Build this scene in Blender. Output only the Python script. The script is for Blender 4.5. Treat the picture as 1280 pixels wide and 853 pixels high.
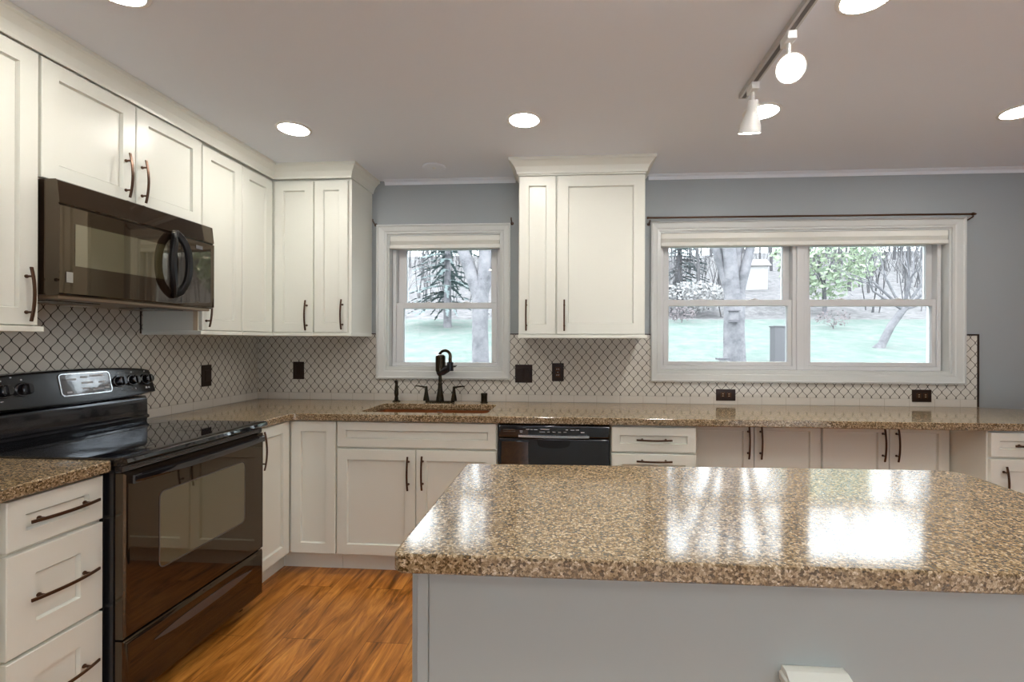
import bpy, bmesh, math, random
from mathutils import Vector, Matrix
from mathutils.geometry import tessellate_polygon

C = bpy.context.scene.collection
for o in list(bpy.data.objects):
    bpy.data.objects.remove(o)
S = bpy.context.scene
random.seed(7)

# ------------------------------------------------------------------ camera, world, exposure
SKY = 8.2
CAN = 108.0
EXPOSURE = 0.13
cam_d = bpy.data.cameras.new('camera')
cam = bpy.data.objects.new('camera', cam_d)
C.objects.link(cam)
YAW, ROLL = 0.07, -0.0031
cam_d.sensor_fit = 'HORIZONTAL'
cam_d.sensor_width = 36.0
cam_d.lens = 597.9 / 1280 * 36.0
cam_d.shift_x = -31.89 / 1280
cam_d.clip_start = 0.05
cam_d.clip_end = 400
cam.matrix_world = (Matrix.Translation((2.226, -3.2508, 1.3293)) @ Matrix.Rotation(YAW, 4, 'Z')
                    @ Matrix.Rotation(math.pi / 2, 4, 'X') @ Matrix.Rotation(-ROLL, 4, 'Z'))
S.camera = cam

w = bpy.data.worlds.new('world')
S.world = w
w.use_nodes = True
nt = w.node_tree
bg = nt.nodes['Background']
tc = nt.nodes.new('ShaderNodeTexCoord')
noi = nt.nodes.new('ShaderNodeTexNoise')
noi.inputs['Scale'].default_value = 2.2
noi.inputs['Detail'].default_value = 4
rmp = nt.nodes.new('ShaderNodeValToRGB')
rmp.color_ramp.elements[0].position = 0.35
rmp.color_ramp.elements[0].color = (0.86, 0.92, 1.0, 1)
rmp.color_ramp.elements[1].position = 0.65
rmp.color_ramp.elements[1].color = (0.97, 0.99, 1.0, 1)
nt.links.new(tc.outputs['Generated'], noi.inputs['Vector'])
nt.links.new(noi.outputs['Fac'], rmp.inputs['Fac'])
nt.links.new(rmp.outputs['Color'], bg.inputs['Color'])
bg.inputs['Strength'].default_value = SKY

S.view_settings.view_transform = 'Standard'
S.view_settings.look = 'None'
S.view_settings.gamma = 1.0
S.view_settings.exposure = EXPOSURE
S.view_settings.use_curve_mapping = False
S.render.engine = 'CYCLES'
S.cycles.use_denoising = True
S.cycles.max_bounces = 10
S.cycles.diffuse_bounces = 5
S.cycles.glossy_bounces = 5
S.cycles.transparent_max_bounces = 12
S.cycles.sample_clamp_indirect = 6.0
S.cycles.caustics_reflective = False
S.cycles.caustics_refractive = False


# ------------------------------------------------------------------ materials
def mat(name, col, rough=0.5, metal=0.0, spec=0.5, coat=0.0, emit=None, estr=0.0, bump=None):
    m = bpy.data.materials.new(name)
    m.use_nodes = True
    b = m.node_tree.nodes['Principled BSDF']
    b.inputs['Base Color'].default_value = (*col, 1)
    b.inputs['Roughness'].default_value = rough
    b.inputs['Metallic'].default_value = metal
    b.inputs['Specular IOR Level'].default_value = spec
    b.inputs['Coat Weight'].default_value = coat
    b.inputs['Coat Roughness'].default_value = 0.03
    if emit:
        b.inputs['Emission Color'].default_value = (*emit, 1)
        b.inputs['Emission Strength'].default_value = estr
    n = m.node_tree
    if bump:
        t = n.nodes.new('ShaderNodeTexCoord')
        x = n.nodes.new('ShaderNodeTexNoise')
        x.inputs['Scale'].default_value = bump[0]
        x.inputs['Detail'].default_value = 3
        bp = n.nodes.new('ShaderNodeBump')
        bp.inputs['Strength'].default_value = bump[1]
        bp.inputs['Distance'].default_value = 0.002
        n.links.new(t.outputs['Object'], x.inputs['Vector'])
        n.links.new(x.outputs['Fac'], bp.inputs['Height'])
        n.links.new(bp.outputs['Normal'], b.inputs['Normal'])
    return m


def nodes(m):
    n = m.node_tree
    return n, n.nodes['Principled BSDF'], n.links.new


M = {}
M['cabinet'] = mat('cabinet_white', (0.765, 0.775, 0.715), 0.32, bump=(60, 0.05))
M['cabinet_inside'] = mat('cabinet_edge', (0.62, 0.52, 0.38), 0.5, bump=(60, 0.05))
M['trim'] = mat('trim_white', (0.62, 0.64, 0.635), 0.3, bump=(50, 0.04))
M['vinyl'] = mat('window_vinyl', (0.64, 0.65, 0.665), 0.35, bump=(50, 0.03))
M['shade'] = mat('shade_fabric', (0.80, 0.80, 0.76), 0.8, bump=(300, 0.2))
M['ceiling'] = mat('ceiling_paint', (0.80, 0.845, 0.92), 0.85, bump=(120, 0.12))
M['wall'] = mat('wall_paint', (0.335, 0.365, 0.385), 0.6, bump=(150, 0.10))
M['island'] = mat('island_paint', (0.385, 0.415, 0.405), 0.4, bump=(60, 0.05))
M['bronze'] = mat('oiled_bronze', (0.075, 0.035, 0.018), 0.33, metal=0.65, bump=(80, 0.1))
M['plate'] = mat('bronze_plate', (0.022, 0.010, 0.006), 0.3, metal=0.2, bump=(90, 0.1))
M['black'] = mat('black_enamel', (0.012, 0.012, 0.016), 0.12, spec=0.6, coat=0.5, bump=(30, 0.02))
M['blackglass'] = mat('black_glass', (0.008, 0.008, 0.010), 0.03, spec=0.75, coat=0.0, bump=(3, 0.03))
M['brownglass'] = mat('brown_black_glass', (0.016, 0.010, 0.007), 0.03, spec=0.75, coat=0.0, bump=(3, 0.03))
M['ovenwin'] = mat('oven_window_glass', (0.070, 0.060, 0.032), 0.03, spec=1.0, coat=0.6, bump=(3, 0.03))
M['blacksatin'] = mat('black_satin', (0.008, 0.008, 0.011), 0.2, spec=0.6, bump=(90, 0.06))
M['handleblack'] = mat('handle_black', (0.006, 0.006, 0.007), 0.3, spec=0.3, bump=(60, 0.03))
M['grip'] = mat('drawer_grip', (0.13, 0.115, 0.115), 0.25, metal=0.5, bump=(60, 0.03))
M['badge'] = mat('grey_badge', (0.28, 0.28, 0.26), 0.4, bump=(60, 0.03))
M['marks'] = mat('printed_marks', (0.50, 0.50, 0.54), 0.5, bump=(90, 0.02))
M['display'] = mat('display_glass', (0.10, 0.105, 0.12), 0.05, spec=1.0, coat=1.0, bump=(40, 0.1))
M['chrome'] = mat('bright_strip', (0.72, 0.73, 0.76), 0.2, metal=0.9, bump=(90, 0.03))
M['bronzegloss'] = mat('polished_dark_bronze', (0.050, 0.041, 0.026), 0.12, metal=0.8, bump=(60, 0.03))
M['copper'] = mat('sink_copper', (0.30, 0.10, 0.035), 0.35, metal=0.7, bump=(70, 0.2))
M['white'] = mat('white_plastic', (0.80, 0.80, 0.79), 0.4, bump=(80, 0.03))
M['vent'] = mat('underside_metal', (0.26, 0.19, 0.13), 0.35, metal=0.6, bump=(90, 0.1))
M['track'] = mat('track_metal', (0.52, 0.50, 0.49), 0.4, bump=(90, 0.03))
M['trackslot'] = mat('track_slot', (0.09, 0.07, 0.065), 0.5, bump=(90, 0.03))
M['lens'] = mat('lamp_lens', (0.9, 0.9, 0.9), 0.5, emit=(1.0, 0.955, 0.87), estr=CAN, bump=(80, 0.02))
M['bulb'] = mat('spot_bulb', (0.9, 0.9, 0.9), 0.5, emit=(1.0, 0.95, 0.86), estr=110.0, bump=(80, 0.02))


for _k, _ior, _t in (('brownglass', 1.56, (1.0, 0.80, 0.55)), ('ovenwin', 1.7, (1.0, 0.92, 0.72)), ('blackglass', 1.65, (0.9, 0.93, 1.0)), ('black', 1.6, (0.9, 0.93, 1.0))):
    _b = M[_k].node_tree.nodes['Principled BSDF']
    _b.inputs['IOR'].default_value = _ior
    _b.inputs['Specular Tint'].default_value = (*_t, 1)


def make_quartz():
    m = mat('speckled_quartz', (0.4, 0.3, 0.2), 0.105, spec=0.95)
    n, b, L = nodes(m)
    t = n.nodes.new('ShaderNodeTexCoord')
    v = n.nodes.new('ShaderNodeTexVoronoi')
    v.inputs['Scale'].default_value = 210
    v.inputs['Randomness'].default_value = 1
    sep = n.nodes.new('ShaderNodeSeparateColor')
    r = n.nodes.new('ShaderNodeValToRGB')
    r.color_ramp.interpolation = 'LINEAR'
    e = r.color_ramp.elements
    e[0].position, e[0].color = 0.0, (0.020, 0.010, 0.003, 1)
    e[1].position, e[1].color = 1.0, (0.72, 0.61, 0.46, 1)
    for p, c in ((0.20, (0.070, 0.044, 0.018)), (0.42, (0.20, 0.136, 0.070)), (0.64, (0.32, 0.228, 0.13)), (0.84, (0.46, 0.355, 0.23))):
        k = e.new(p)
        k.color = (*c, 1)
    v2 = n.nodes.new('ShaderNodeTexVoronoi')
    v2.inputs['Scale'].default_value = 420
    sep2 = n.nodes.new('ShaderNodeSeparateColor')
    mx = n.nodes.new('ShaderNodeMath'); mx.operation = 'MULTIPLY_ADD'
    mx.inputs[1].default_value = 0.30
    sc = n.nodes.new('ShaderNodeMath'); sc.operation = 'MULTIPLY'; sc.inputs[1].default_value = 0.72
    L(t.outputs['Object'], v.inputs['Vector']); L(t.outputs['Object'], v2.inputs['Vector'])
    L(v.outputs['Color'], sep.inputs['Color']); L(v2.outputs['Color'], sep2.inputs['Color'])
    L(sep.outputs['Red'], sc.inputs[0])
    L(sep2.outputs['Green'], mx.inputs[0]); L(sc.outputs[0], mx.inputs[2])
    L(mx.outputs[0], r.inputs['Fac']); L(r.outputs['Color'], b.inputs['Base Color'])
    return m


def make_tile(axis):
    """off-white lantern mosaic: two families of waving grout lines"""
    m = mat('lantern_tile_' + axis, (0.66, 0.64, 0.59), 0.22)
    n, b, L = nodes(m)
    t = n.nodes.new('ShaderNodeTexCoord')
    s = n.nodes.new('ShaderNodeSeparateXYZ')
    L(t.outputs['Object'], s.inputs[0])

    def mth(op, a, bb=None, c=None):
        k = n.nodes.new('ShaderNodeMath'); k.operation = op
        for i, q in enumerate((a, bb, c)):
            if q is None:
                continue
            if isinstance(q, (int, float)):
                k.inputs[i].default_value = q
            else:
                L(q, k.inputs[i])
        return k.outputs[0]
    W, H = 0.0575, 0.0705
    p, q = s.outputs['X' if axis == 'x' else 'Y'], s.outputs['Z']
    ph = mth('MULTIPLY', q, 2 * math.pi / H)
    sn = mth('SINE', ph)
    tri = mth('MULTIPLY', mth('ARCSINE', mth('MULTIPLY', sn, 0.985)), 2 / math.pi)
    wave = mth('ADD', mth('MULTIPLY', tri, 0.22), mth('MULTIPLY', sn, 0.78))
    off = mth('MULTIPLY', wave, W / 4 * 0.965)
    da = mth('ABSOLUTE', mth('WRAP', mth('SUBTRACT', p, off), -W / 2, W / 2))
    db = mth('ABSOLUTE', mth('WRAP', mth('ADD', mth('SUBTRACT', p, W / 2), off), -W / 2, W / 2))
    d = mth('MINIMUM', da, db)
    mr = n.nodes.new('ShaderNodeMapRange')
    mr.inputs['From Min'].default_value = 0.0013
    mr.inputs['From Max'].default_value = 0.0029
    L(d, mr.inputs['Value'])
    mix = n.nodes.new('ShaderNodeMix'); mix.data_type = 'RGBA'
    mix.inputs['A'].default_value = (0.022, 0.014, 0.009, 1)
    mix.inputs['B'].default_value = (0.66, 0.64, 0.59, 1)
    L(mr.outputs['Result'], mix.inputs['Factor'])
    L(mix.outputs['Result'], b.inputs['Base Color'])
    rr = n.nodes.new('ShaderNodeMapRange')
    rr.inputs['To Min'].default_value = 0.8
    rr.inputs['To Max'].default_value = 0.2
    L(mr.outputs['Result'], rr.inputs['Value']); L(rr.outputs['Result'], b.inputs['Roughness'])
    return m


def make_border(axis):
    m = mat('border_tile_' + axis, (0.66, 0.635, 0.59), 0.25)
    n, b, L = nodes(m)
    t = n.nodes.new('ShaderNodeTexCoord')
    s = n.nodes.new('ShaderNodeSeparateXYZ')
    L(t.outputs['Object'], s.inputs[0])
    k = n.nodes.new('ShaderNodeMath'); k.operation = 'PINGPONG'; k.inputs[1].default_value = 0.077
    L(s.outputs['X' if axis == 'x' else 'Y'], k.inputs[0])
    mr = n.nodes.new('ShaderNodeMapRange')
    mr.inputs['From Min'].default_value = 0.0006
    mr.inputs['From Max'].default_value = 0.0016
    L(k.outputs[0], mr.inputs['Value'])
    mix = n.nodes.new('ShaderNodeMix'); mix.data_type = 'RGBA'
    mix.inputs['A'].default_value = (0.42, 0.38, 0.33, 1)
    mix.inputs['B'].default_value = (0.66, 0.635, 0.59, 1)
    L(mr.outputs['Result'], mix.inputs['Factor']); L(mix.outputs['Result'], b.inputs['Base Color'])
    return m


def make_floor():
    m = mat('laminate_planks', (0.4, 0.2, 0.07), 0.28)
    n, b, L = nodes(m)
    t = n.nodes.new('ShaderNodeTexCoord')
    mp = n.nodes.new('ShaderNodeMapping')
    mp.inputs['Rotation'].default_value = (0, 0, math.pi / 2)
    L(t.outputs['Object'], mp.inputs['Vector'])
    br = n.nodes.new('ShaderNodeTexBrick')
    br.offset = 0.37
    br.inputs['Scale'].default_value = 1.0
    br.inputs['Brick Width'].default_value = 1.2
    br.inputs['Row Height'].default_value = 0.19
    br.inputs['Mortar Size'].default_value = 0.0012
    br.inputs['Mortar Smooth'].default_value = 0.3
    br.inputs['Color1'].default_value = (0, 0, 0, 1)
    br.inputs['Color2'].default_value = (1, 1, 1, 1)
    br.inputs['Mortar'].default_value = (0.5, 0.5, 0.5, 1)
    L(mp.outputs['Vector'], br.inputs['Vector'])
    # grain: noise stretched along the plank, warped
    mp2 = n.nodes.new('ShaderNodeMapping')
    mp2.inputs['Scale'].default_value = (14, 1.9, 1)
    L(t.outputs['Object'], mp2.inputs['Vector'])
    ad = n.nodes.new('ShaderNodeVectorMath'); ad.operation = 'MULTIPLY_ADD'
    ad.inputs[1].default_value = (3.0, 7.0, 0)
    L(br.outputs['Color'], ad.inputs[0]); L(mp2.outputs['Vector'], ad.inputs[2])
    n1 = n.nodes.new('ShaderNodeTexNoise')
    n1.inputs['Scale'].default_value = 1.0
    n1.inputs['Detail'].default_value = 6
    n1.inputs['Roughness'].default_value = 0.62
    n1.inputs['Distortion'].default_value = 2.0
    L(ad.outputs[0], n1.inputs['Vector'])
    r = n.nodes.new('ShaderNodeValToRGB')
    e = r.color_ramp.elements
    e[0].position, e[0].color = 0.30, (0.13, 0.042, 0.006, 1)
    e[1].position, e[1].color = 0.72, (0.74, 0.335, 0.075, 1)
    k = e.new(0.45); k.color = (0.38, 0.135, 0.021, 1)
    k = e.new(0.56); k.color = (0.55, 0.215, 0.040, 1)
    L(n1.outputs['Fac'], r.inputs['Fac'])
    mp3 = n.nodes.new('ShaderNodeMapping')
    mp3.inputs['Scale'].default_value = (120, 7, 1)
    L(t.outputs['Object'], mp3.inputs['Vector'])
    n2 = n.nodes.new('ShaderNodeTexNoise'); n2.inputs['Scale'].default_value = 1.0; n2.inputs['Detail'].default_value = 3
    L(mp3.outputs['Vector'], n2.inputs['Vector'])
    mm = n.nodes.new('ShaderNodeMix'); mm.data_type = 'RGBA'; mm.blend_type = 'MULTIPLY'
    mm.inputs['Factor'].default_value = 0.45
    L(r.outputs['Color'], mm.inputs['A']); L(n2.outputs['Fac'], mm.inputs['B'])
    sp = n.nodes.new('ShaderNodeSeparateColor'); L(br.outputs['Color'], sp.inputs['Color'])
    mr = n.nodes.new('ShaderNodeMapRange'); mr.inputs['To Min'].default_value = 1.1; mr.inputs['To Max'].default_value = 1.3
    L(sp.outputs['Red'], mr.inputs['Value'])
    m2 = n.nodes.new('ShaderNodeVectorMath'); m2.operation = 'SCALE'
    L(mm.outputs['Result'], m2.inputs[0]); L(mr.outputs['Result'], m2.inputs['Scale'])
    fin = n.nodes.new('ShaderNodeMix'); fin.data_type = 'RGBA'
    fin.inputs['B'].default_value = (0.08, 0.03, 0.01, 1)
    L(br.outputs['Fac'], fin.inputs['Factor']); L(m2.outputs[0], fin.inputs['A'])
    L(fin.outputs['Result'], b.inputs['Base Color'])
    return m


def make_glass():
    m = bpy.data.materials.new('window_glass')
    m.use_nodes = True
    n = m.node_tree
    n.nodes.clear()
    out = n.nodes.new('ShaderNodeOutputMaterial')
    mix = n.nodes.new('ShaderNodeMixShader')
    tr = n.nodes.new('ShaderNodeBsdfTransparent'); tr.inputs['Color'].default_value = (0.95, 0.98, 0.98, 1)
    gl = n.nodes.new('ShaderNodeBsdfGlossy'); gl.inputs['Roughness'].default_value = 0.0
    fr = n.nodes.new('ShaderNodeFresnel'); fr.inputs['IOR'].default_value = 1.3
    n.links.new(fr.outputs[0], mix.inputs[0]); n.links.new(tr.outputs[0], mix.inputs[1]); n.links.new(gl.outputs[0], mix.inputs[2])
    n.links.new(mix.outputs[0], out.inputs['Surface'])
    return m


def make_patchy(name, cols, scale, rough=0.9, detail=6):
    m = mat(name, cols[0], rough, spec=0.1)
    n, b, L = nodes(m)
    t = n.nodes.new('ShaderNodeTexCoord')
    x = n.nodes.new('ShaderNodeTexNoise'); x.inputs['Scale'].default_value = scale; x.inputs['Detail'].default_value = detail
    x.inputs['Roughness'].default_value = 0.7
    r = n.nodes.new('ShaderNodeValToRGB')
    e = r.color_ramp.elements
    e[0].position, e[0].color = 0.33, (*cols[0], 1)
    e[1].position, e[1].color = 0.67, (*cols[-1], 1)
    for i, c in enumerate(cols[1:-1]):
        k = e.new(0.33 + 0.34 * (i + 1) / (len(cols) - 1)); k.color = (*c, 1)
    L(t.outputs['Object'], x.inputs['Vector']); L(x.outputs['Fac'], r.inputs['Fac']); L(r.outputs['Color'], b.inputs['Base Color'])
    return m


M['quartz'] = make_quartz()
M['tile_x'], M['tile_y'] = make_tile('x'), make_tile('y')
M['border_x'], M['border_y'] = make_border('x'), make_border('y')
M['floor'] = make_floor()
M['glass'] = make_glass()
M['lawn'] = make_patchy('spring_lawn', [(0.082, 0.118, 0.104), (0.106, 0.130, 0.120), (0.145, 0.142, 0.140)], 1.6, detail=9)
M['litter'] = make_patchy('leaf_litter', [(0.075, 0.072, 0.075), (0.125, 0.12, 0.125), (0.185, 0.175, 0.18)], 2.6, detail=10)
M['bark'] = make_patchy('grey_bark', [(0.084, 0.084, 0.091), (0.139, 0.135, 0.147), (0.189, 0.181, 0.191)], 3.0)
M['woodbark'] = make_patchy('woodland_bark', [(0.065, 0.065, 0.07), (0.105, 0.10, 0.105)], 2.0)
M['needles'] = make_patchy('blue_green_needles', [(0.11, 0.145, 0.145), (0.17, 0.20, 0.205)], 2.0)
M['leaves'] = make_patchy('fresh_leaves', [(0.19, 0.25, 0.18), (0.30, 0.34, 0.24)], 1.5)
M['twigs'] = make_patchy('pale_twigs', [(0.109, 0.093, 0.098), (0.147, 0.126, 0.131)], 4.0)
M['paleshrub'] = make_patchy('pale_shrub', [(0.190, 0.184, 0.184), (0.266, 0.261, 0.266)], 2.0)
M['shed'] = mat('shed_white', (0.310, 0.304, 0.304), 0.8, bump=(5, 0.1))
M['greybox'] = mat('painted_grey', (0.078, 0.075, 0.083), 0.6, bump=(8, 0.1))
M['roof'] = mat('weathered_board', (0.077, 0.072, 0.083), 0.7, bump=(8, 0.2))


# ------------------------------------------------------------------ mesh helpers
class MB:
    def __init__(self):
        self.bm = bmesh.new()

    def face(self, vs):
        try:
            return self.bm.faces.new(vs)
        except ValueError:
            return None

    def loops(self, rings, cap0=True, cap1=True, closed=True):
        """skin a list of equal-length rings of points"""
        R = [[self.bm.verts.new(p) for p in r] for r in rings]
        n = len(R[0])
        for a, b in zip(R, R[1:]):
            for i in range(n if closed else n - 1):
                j = (i + 1) % n
                self.face((a[i], a[j], b[j], b[i]))
        if cap0:
            self.face(R[0][::-1])
        if cap1:
            self.face(R[-1])
        return self

    def box(self, x0, y0, z0, x1, y1, z1):
        x0, x1 = min(x0, x1), max(x0, x1); y0, y1 = min(y0, y1), max(y0, y1); z0, z1 = min(z0, z1), max(z0, z1)
        self.loops([[(x0, y0, z), (x1, y0, z), (x1, y1, z), (x0, y1, z)] for z in (z0, z1)])
        return self

    def tube(self, pts, r, seg=8, flat=None):
        pts = [Vector(p) for p in pts]
        rs = r if isinstance(r, (list, tuple)) else [r] * len(pts)
        rings = []
        up = None
        for i, p in enumerate(pts):
            d = (pts[min(i + 1, len(pts) - 1)] - pts[max(i - 1, 0)]).normalized()
            if up is None:
                up = d.orthogonal().normalized() if flat is None else Vector(flat)
            up = (up - d * up.dot(d))
            up = up.normalized() if up.length > 1e-6 else d.orthogonal().normalized()
            sd = d.cross(up)
            rings.append([p + (up * math.cos(2 * math.pi * k / seg) + sd * math.sin(2 * math.pi * k / seg)) * rs[i] for k in range(seg)])
        return self.loops(rings)

    def bar(self, pts, wid, thick, side):
        """flat bar along pts; side = width direction"""
        pts = [Vector(p) for p in pts]
        side = Vector(side).normalized()
        rings = []
        for i, p in enumerate(pts):
            d = (pts[min(i + 1, len(pts) - 1)] - pts[max(i - 1, 0)]).normalized()
            nrm = d.cross(side).normalized()
            rings.append([p + side * (a * wid / 2) + nrm * (b * thick / 2) for a, b in ((-1, -1), (1, -1), (1, 1), (-1, 1))])
        return self.loops(rings)

    def lathe(self, prof, centre, axis=(0, 0, 1), seg=24):
        ax = Vector(axis).normalized()
        u = ax.orthogonal().normalized(); v = ax.cross(u)
        c = Vector(centre)
        rings = [[c + ax * h + (u * math.cos(2 * math.pi * k / seg) + v * math.sin(2 * math.pi * k / seg)) * max(r, 1e-4) for k in range(seg)] for r, h in prof]
        return self.loops(rings)

    def build(self, name, m, parent=None, bevel=0.0, smooth=False, seg=2):
        bm = self.bm
        bmesh.ops.recalc_face_normals(bm, faces=bm.faces)
        me = bpy.data.meshes.new(name)
        off = base_of(parent)
        if off.length:
            bmesh.ops.translate(bm, verts=bm.verts, vec=-off)
        bm.to_mesh(me)
        bm.free()
        me.materials.append(m)
        if smooth:
            for p in me.polygons:
                p.use_smooth = True
        o = bpy.data.objects.new(name, me)
        C.objects.link(o)
        if parent:
            o.parent = parent
        if bevel:
            k = o.modifiers.new('bevel', 'BEVEL')
            k.width = bevel; k.segments = seg; k.limit_method = 'ANGLE'; k.angle_limit = math.radians(40)
        if smooth:
            try:
                k = o.modifiers.new('norm', 'WEIGHTED_NORMAL')
                k.keep_sharp = True
                me.set_sharp_from_angle(angle=math.radians(38))
            except Exception:
                pass
        return o


def base_of(p):
    v = Vector((0, 0, 0))
    while p:
        v += p.location
        p = p.parent
    return v


def tag(o, label=None, cat=None, group=None, kind=None):
    if label: o['label'] = label
    if cat: o['category'] = cat
    if group: o['group'] = group
    if kind: o['kind'] = kind
    return o


def thing(name, label, cat, loc, group=None):
    o = bpy.data.objects.new(name, None)
    o.empty_display_size = 0.1
    o.location = loc
    C.objects.link(o)
    return tag(o, label, cat, group)


def struct_empty(name, loc):
    o = bpy.data.objects.new(name, None)
    o.location = loc
    C.objects.link(o)
    o['kind'] = 'structure'
    return o


def struct(name, mb, m, **k):
    o = mb.build(name, m, **k)
    o['kind'] = 'structure'
    return o


# planes: a point (a, z, d) = along, up, outwards
def face_back(Y):   return lambda a, z, d: Vector((a, Y - d, z))      # looks towards -y
def face_left(X):   return lambda a, z, d: Vector((X + d, a, z))      # on the left wall, looks towards +x
def face_aisle(X):  return lambda a, z, d: Vector((X - d, a, z))      # looks towards -x


def rect_rings(mb, P, a0, a1, z0, z1, rings):
    mb.loops([[P(a0 + i, z0 + i, d), P(a1 - i, z0 + i, d), P(a1 - i, z1 - i, d), P(a0 + i, z1 - i, d)] for i, d in rings])
    return mb


def shaker(P, a0, a1, z0, z1, stile=0.058, t=0.02):
    s = min(stile, (a1 - a0) * 0.34, (z1 - z0) * 0.33)
    return rect_rings(MB(), P, a0, a1, z0, z1, [(0, 0.0), (0, t - 0.0022), (0.0022, t), (s, t), (s + 0.0035, t - 0.011), (s + 0.004, t - 0.011), (s + 0.004, t - 0.014), (s + 0.0062, t - 0.014), (s + 0.0062, t - 0.011)])


def pull(P, a, z, length=0.19, vertical=True, t=0.02):
    """arched bar pull with two posts"""
    mb = MB()
    pts = []
    for i in range(13):
        q = -1 + 2 * i / 12
        d = t + 0.020 + 0.013 * (1 - q * q)
        pts.append(P(a, z + q * length / 2, d) if vertical else P(a + q * length / 2, z, d))
    side = (P(1, 0, 0) - P(0, 0, 0)) if vertical else Vector((0, 0, 1))
    mb.bar(pts, 0.010, 0.0055, side)
    for q in (-0.66, 0.66):
        d = t + 0.020 + 0.013 * (1 - q * q)
        p0 = P(a, z + q * length / 2, t - 0.0005) if vertical else P(a + q * length / 2, z, t - 0.0005)
        p1 = P(a, z + q * length / 2, d) if vertical else P(a + q * length / 2, z, d)
        mb.tube([p0, p0.lerp(p1, .2), p0.lerp(p1, .25), p1], [0.0065, 0.0065, 0.004, 0.004], 10)
    return mb


def door(parent, P, a0, a1, z0, z1, handle=None, name='door', hv=True, hl=0.19, paint='cabinet', stile=0.058):
    o = shaker(P, a0 + 0.002, a1 - 0.002, z0 + 0.002, z1 - 0.002, stile).build(name, M[paint], parent)
    if handle:
        pull(P, handle[0], handle[1], hl, hv).build('handle', M['bronze'], o, bevel=0.001, seg=1)
    return o


def offset_poly(pts, d):
    """inset a counter-clockwise polygon by d"""
    n = len(pts); out = []
    for i in range(n):
        p0, p1, p2 = Vector(pts[i - 1]), Vector(pts[i]), Vector(pts[(i + 1) % n])
        e1, e2 = (p1 - p0).normalized(), (p2 - p1).normalized()
        n1, n2 = Vector((-e1.y, e1.x)), Vector((-e2.y, e2.x))
        b = n1 + n2
        k = d / max(0.3, (1 + n1.dot(n2)))
        out.append(p1 + b * k)
    return out


def fillet(poly, radii, seg=7):
    out = []
    n = len(poly)
    for i in range(n):
        r = radii.get(i, 0)
        p0, p1, p2 = Vector(poly[i - 1]), Vector(poly[i]), Vector(poly[(i + 1) % n])
        if r <= 0:
            out.append(p1); continue
        a, b = (p0 - p1).normalized(), (p2 - p1).normalized()
        half = math.acos(max(-1, min(1, a.dot(b)))) / 2
        t = r / math.tan(half)
        c = p1 + (a + b).normalized() * (r / math.sin(half))
        s, e = p1 + a * t - c, p1 + b * t - c
        a0 = math.atan2(s.y, s.x); a1 = math.atan2(e.y, e.x)
        da = (a1 - a0 + math.pi) % (2 * math.pi) - math.pi
        for k in range(seg + 1):
            q = a0 + da * k / seg
            out.append(c + Vector((math.cos(q), math.sin(q))) * r)
    return out


def slab(outer, holes, z0, z1, ease=0.004):
    """stone top: outer is counter-clockwise, holes counter-clockwise too; softened top and bottom arris"""
    mb = MB()
    rings = []
    for k, poly in enumerate([outer] + holes):
        sg = 1 if k == 0 else -1
        ins = offset_poly(poly, sg * ease)
        lv = [(ins, z0), (poly, z0 + ease), (poly, z1 - ease), (offset_poly(poly, sg * ease * 0.3), z1 - ease * 0.3), (ins, z1)]
        R = [[mb.bm.verts.new((p[0], p[1], z)) for p in pl] for pl, z in lv]
        n = len(poly)
        for a, b in zip(R, R[1:]):
            for i in range(n):
                mb.face((a[i], a[(i + 1) % n], b[(i + 1) % n], b[i]))
        rings.append((R[0], R[-1], ins))
    flat_top = [v for r in rings for v in r[1]]
    flat_bot = [v for r in rings for v in r[0]]
    tris = tessellate_polygon([[Vector((p[0], p[1], 0)) for p in r[2]] for r in rings])
    for t in tris:
        mb.face([flat_top[i] for i in t]); mb.face([flat_bot[i] for i in t])
    return mb


# ------------------------------------------------------------------ room shell
CEIL = 2.44
RX, RY = 6.9, -5.6           # far right wall, wall behind the camera
W1 = dict(co=(0.877, 1.811, 1.064, 2.132), op=(0.950, 1.750, 1.136, 2.070))
W2 = dict(co=(2.756, 4.737, 1.060, 2.129), op=(2.812, 4.660, 1.128, 2.066))
W3 = dict(op=(1.4, 6.2, 0.08, 2.1))      # unseen glazed opening behind the camera, added to let daylight in
T = 0.15


def wall_with_holes(a0, a1, z0, z1, holes, fn):
    mb = MB()
    xs = a0
    for (h0, h1, k0, k1) in holes:
        fn(mb, xs, h0, z0, z1)
        fn(mb, h0, h1, z0, k0)
        fn(mb, h0, h1, k1, z1)
        xs = h1
    fn(mb, xs, a1, z0, z1)
    return mb


struct('floor', MB().box(-0.15, RY - 0.15, -0.1, RX + 0.15, 0.15, 0.0), M['floor'])
struct('ceiling', MB().box(-0.15, RY - 0.15, CEIL, RX + 0.15, 0.15, CEIL + 0.1), M['ceiling'])
struct('wall_back', wall_with_holes(-0.15, RX + 0.15, 0, CEIL, [W1['op'], W2['op']], lambda m, a, b, c, d: m.box(a, 0, c, b, T, d)), M['wall'])
struct('wall_left', MB().box(-0.15, RY, 0, 0, 0, CEIL), M['wall'])
struct('wall_right', MB().box(RX, RY, 0, RX + 0.15, 0, CEIL), M['wall'])
struct('wall_front', wall_with_holes(-0.15, RX + 0.15, 0, CEIL, [W3['op']], lambda m, a, b, c, d: m.box(a, RY - 0.15, c, b, RY, d)), M['wall'])

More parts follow.
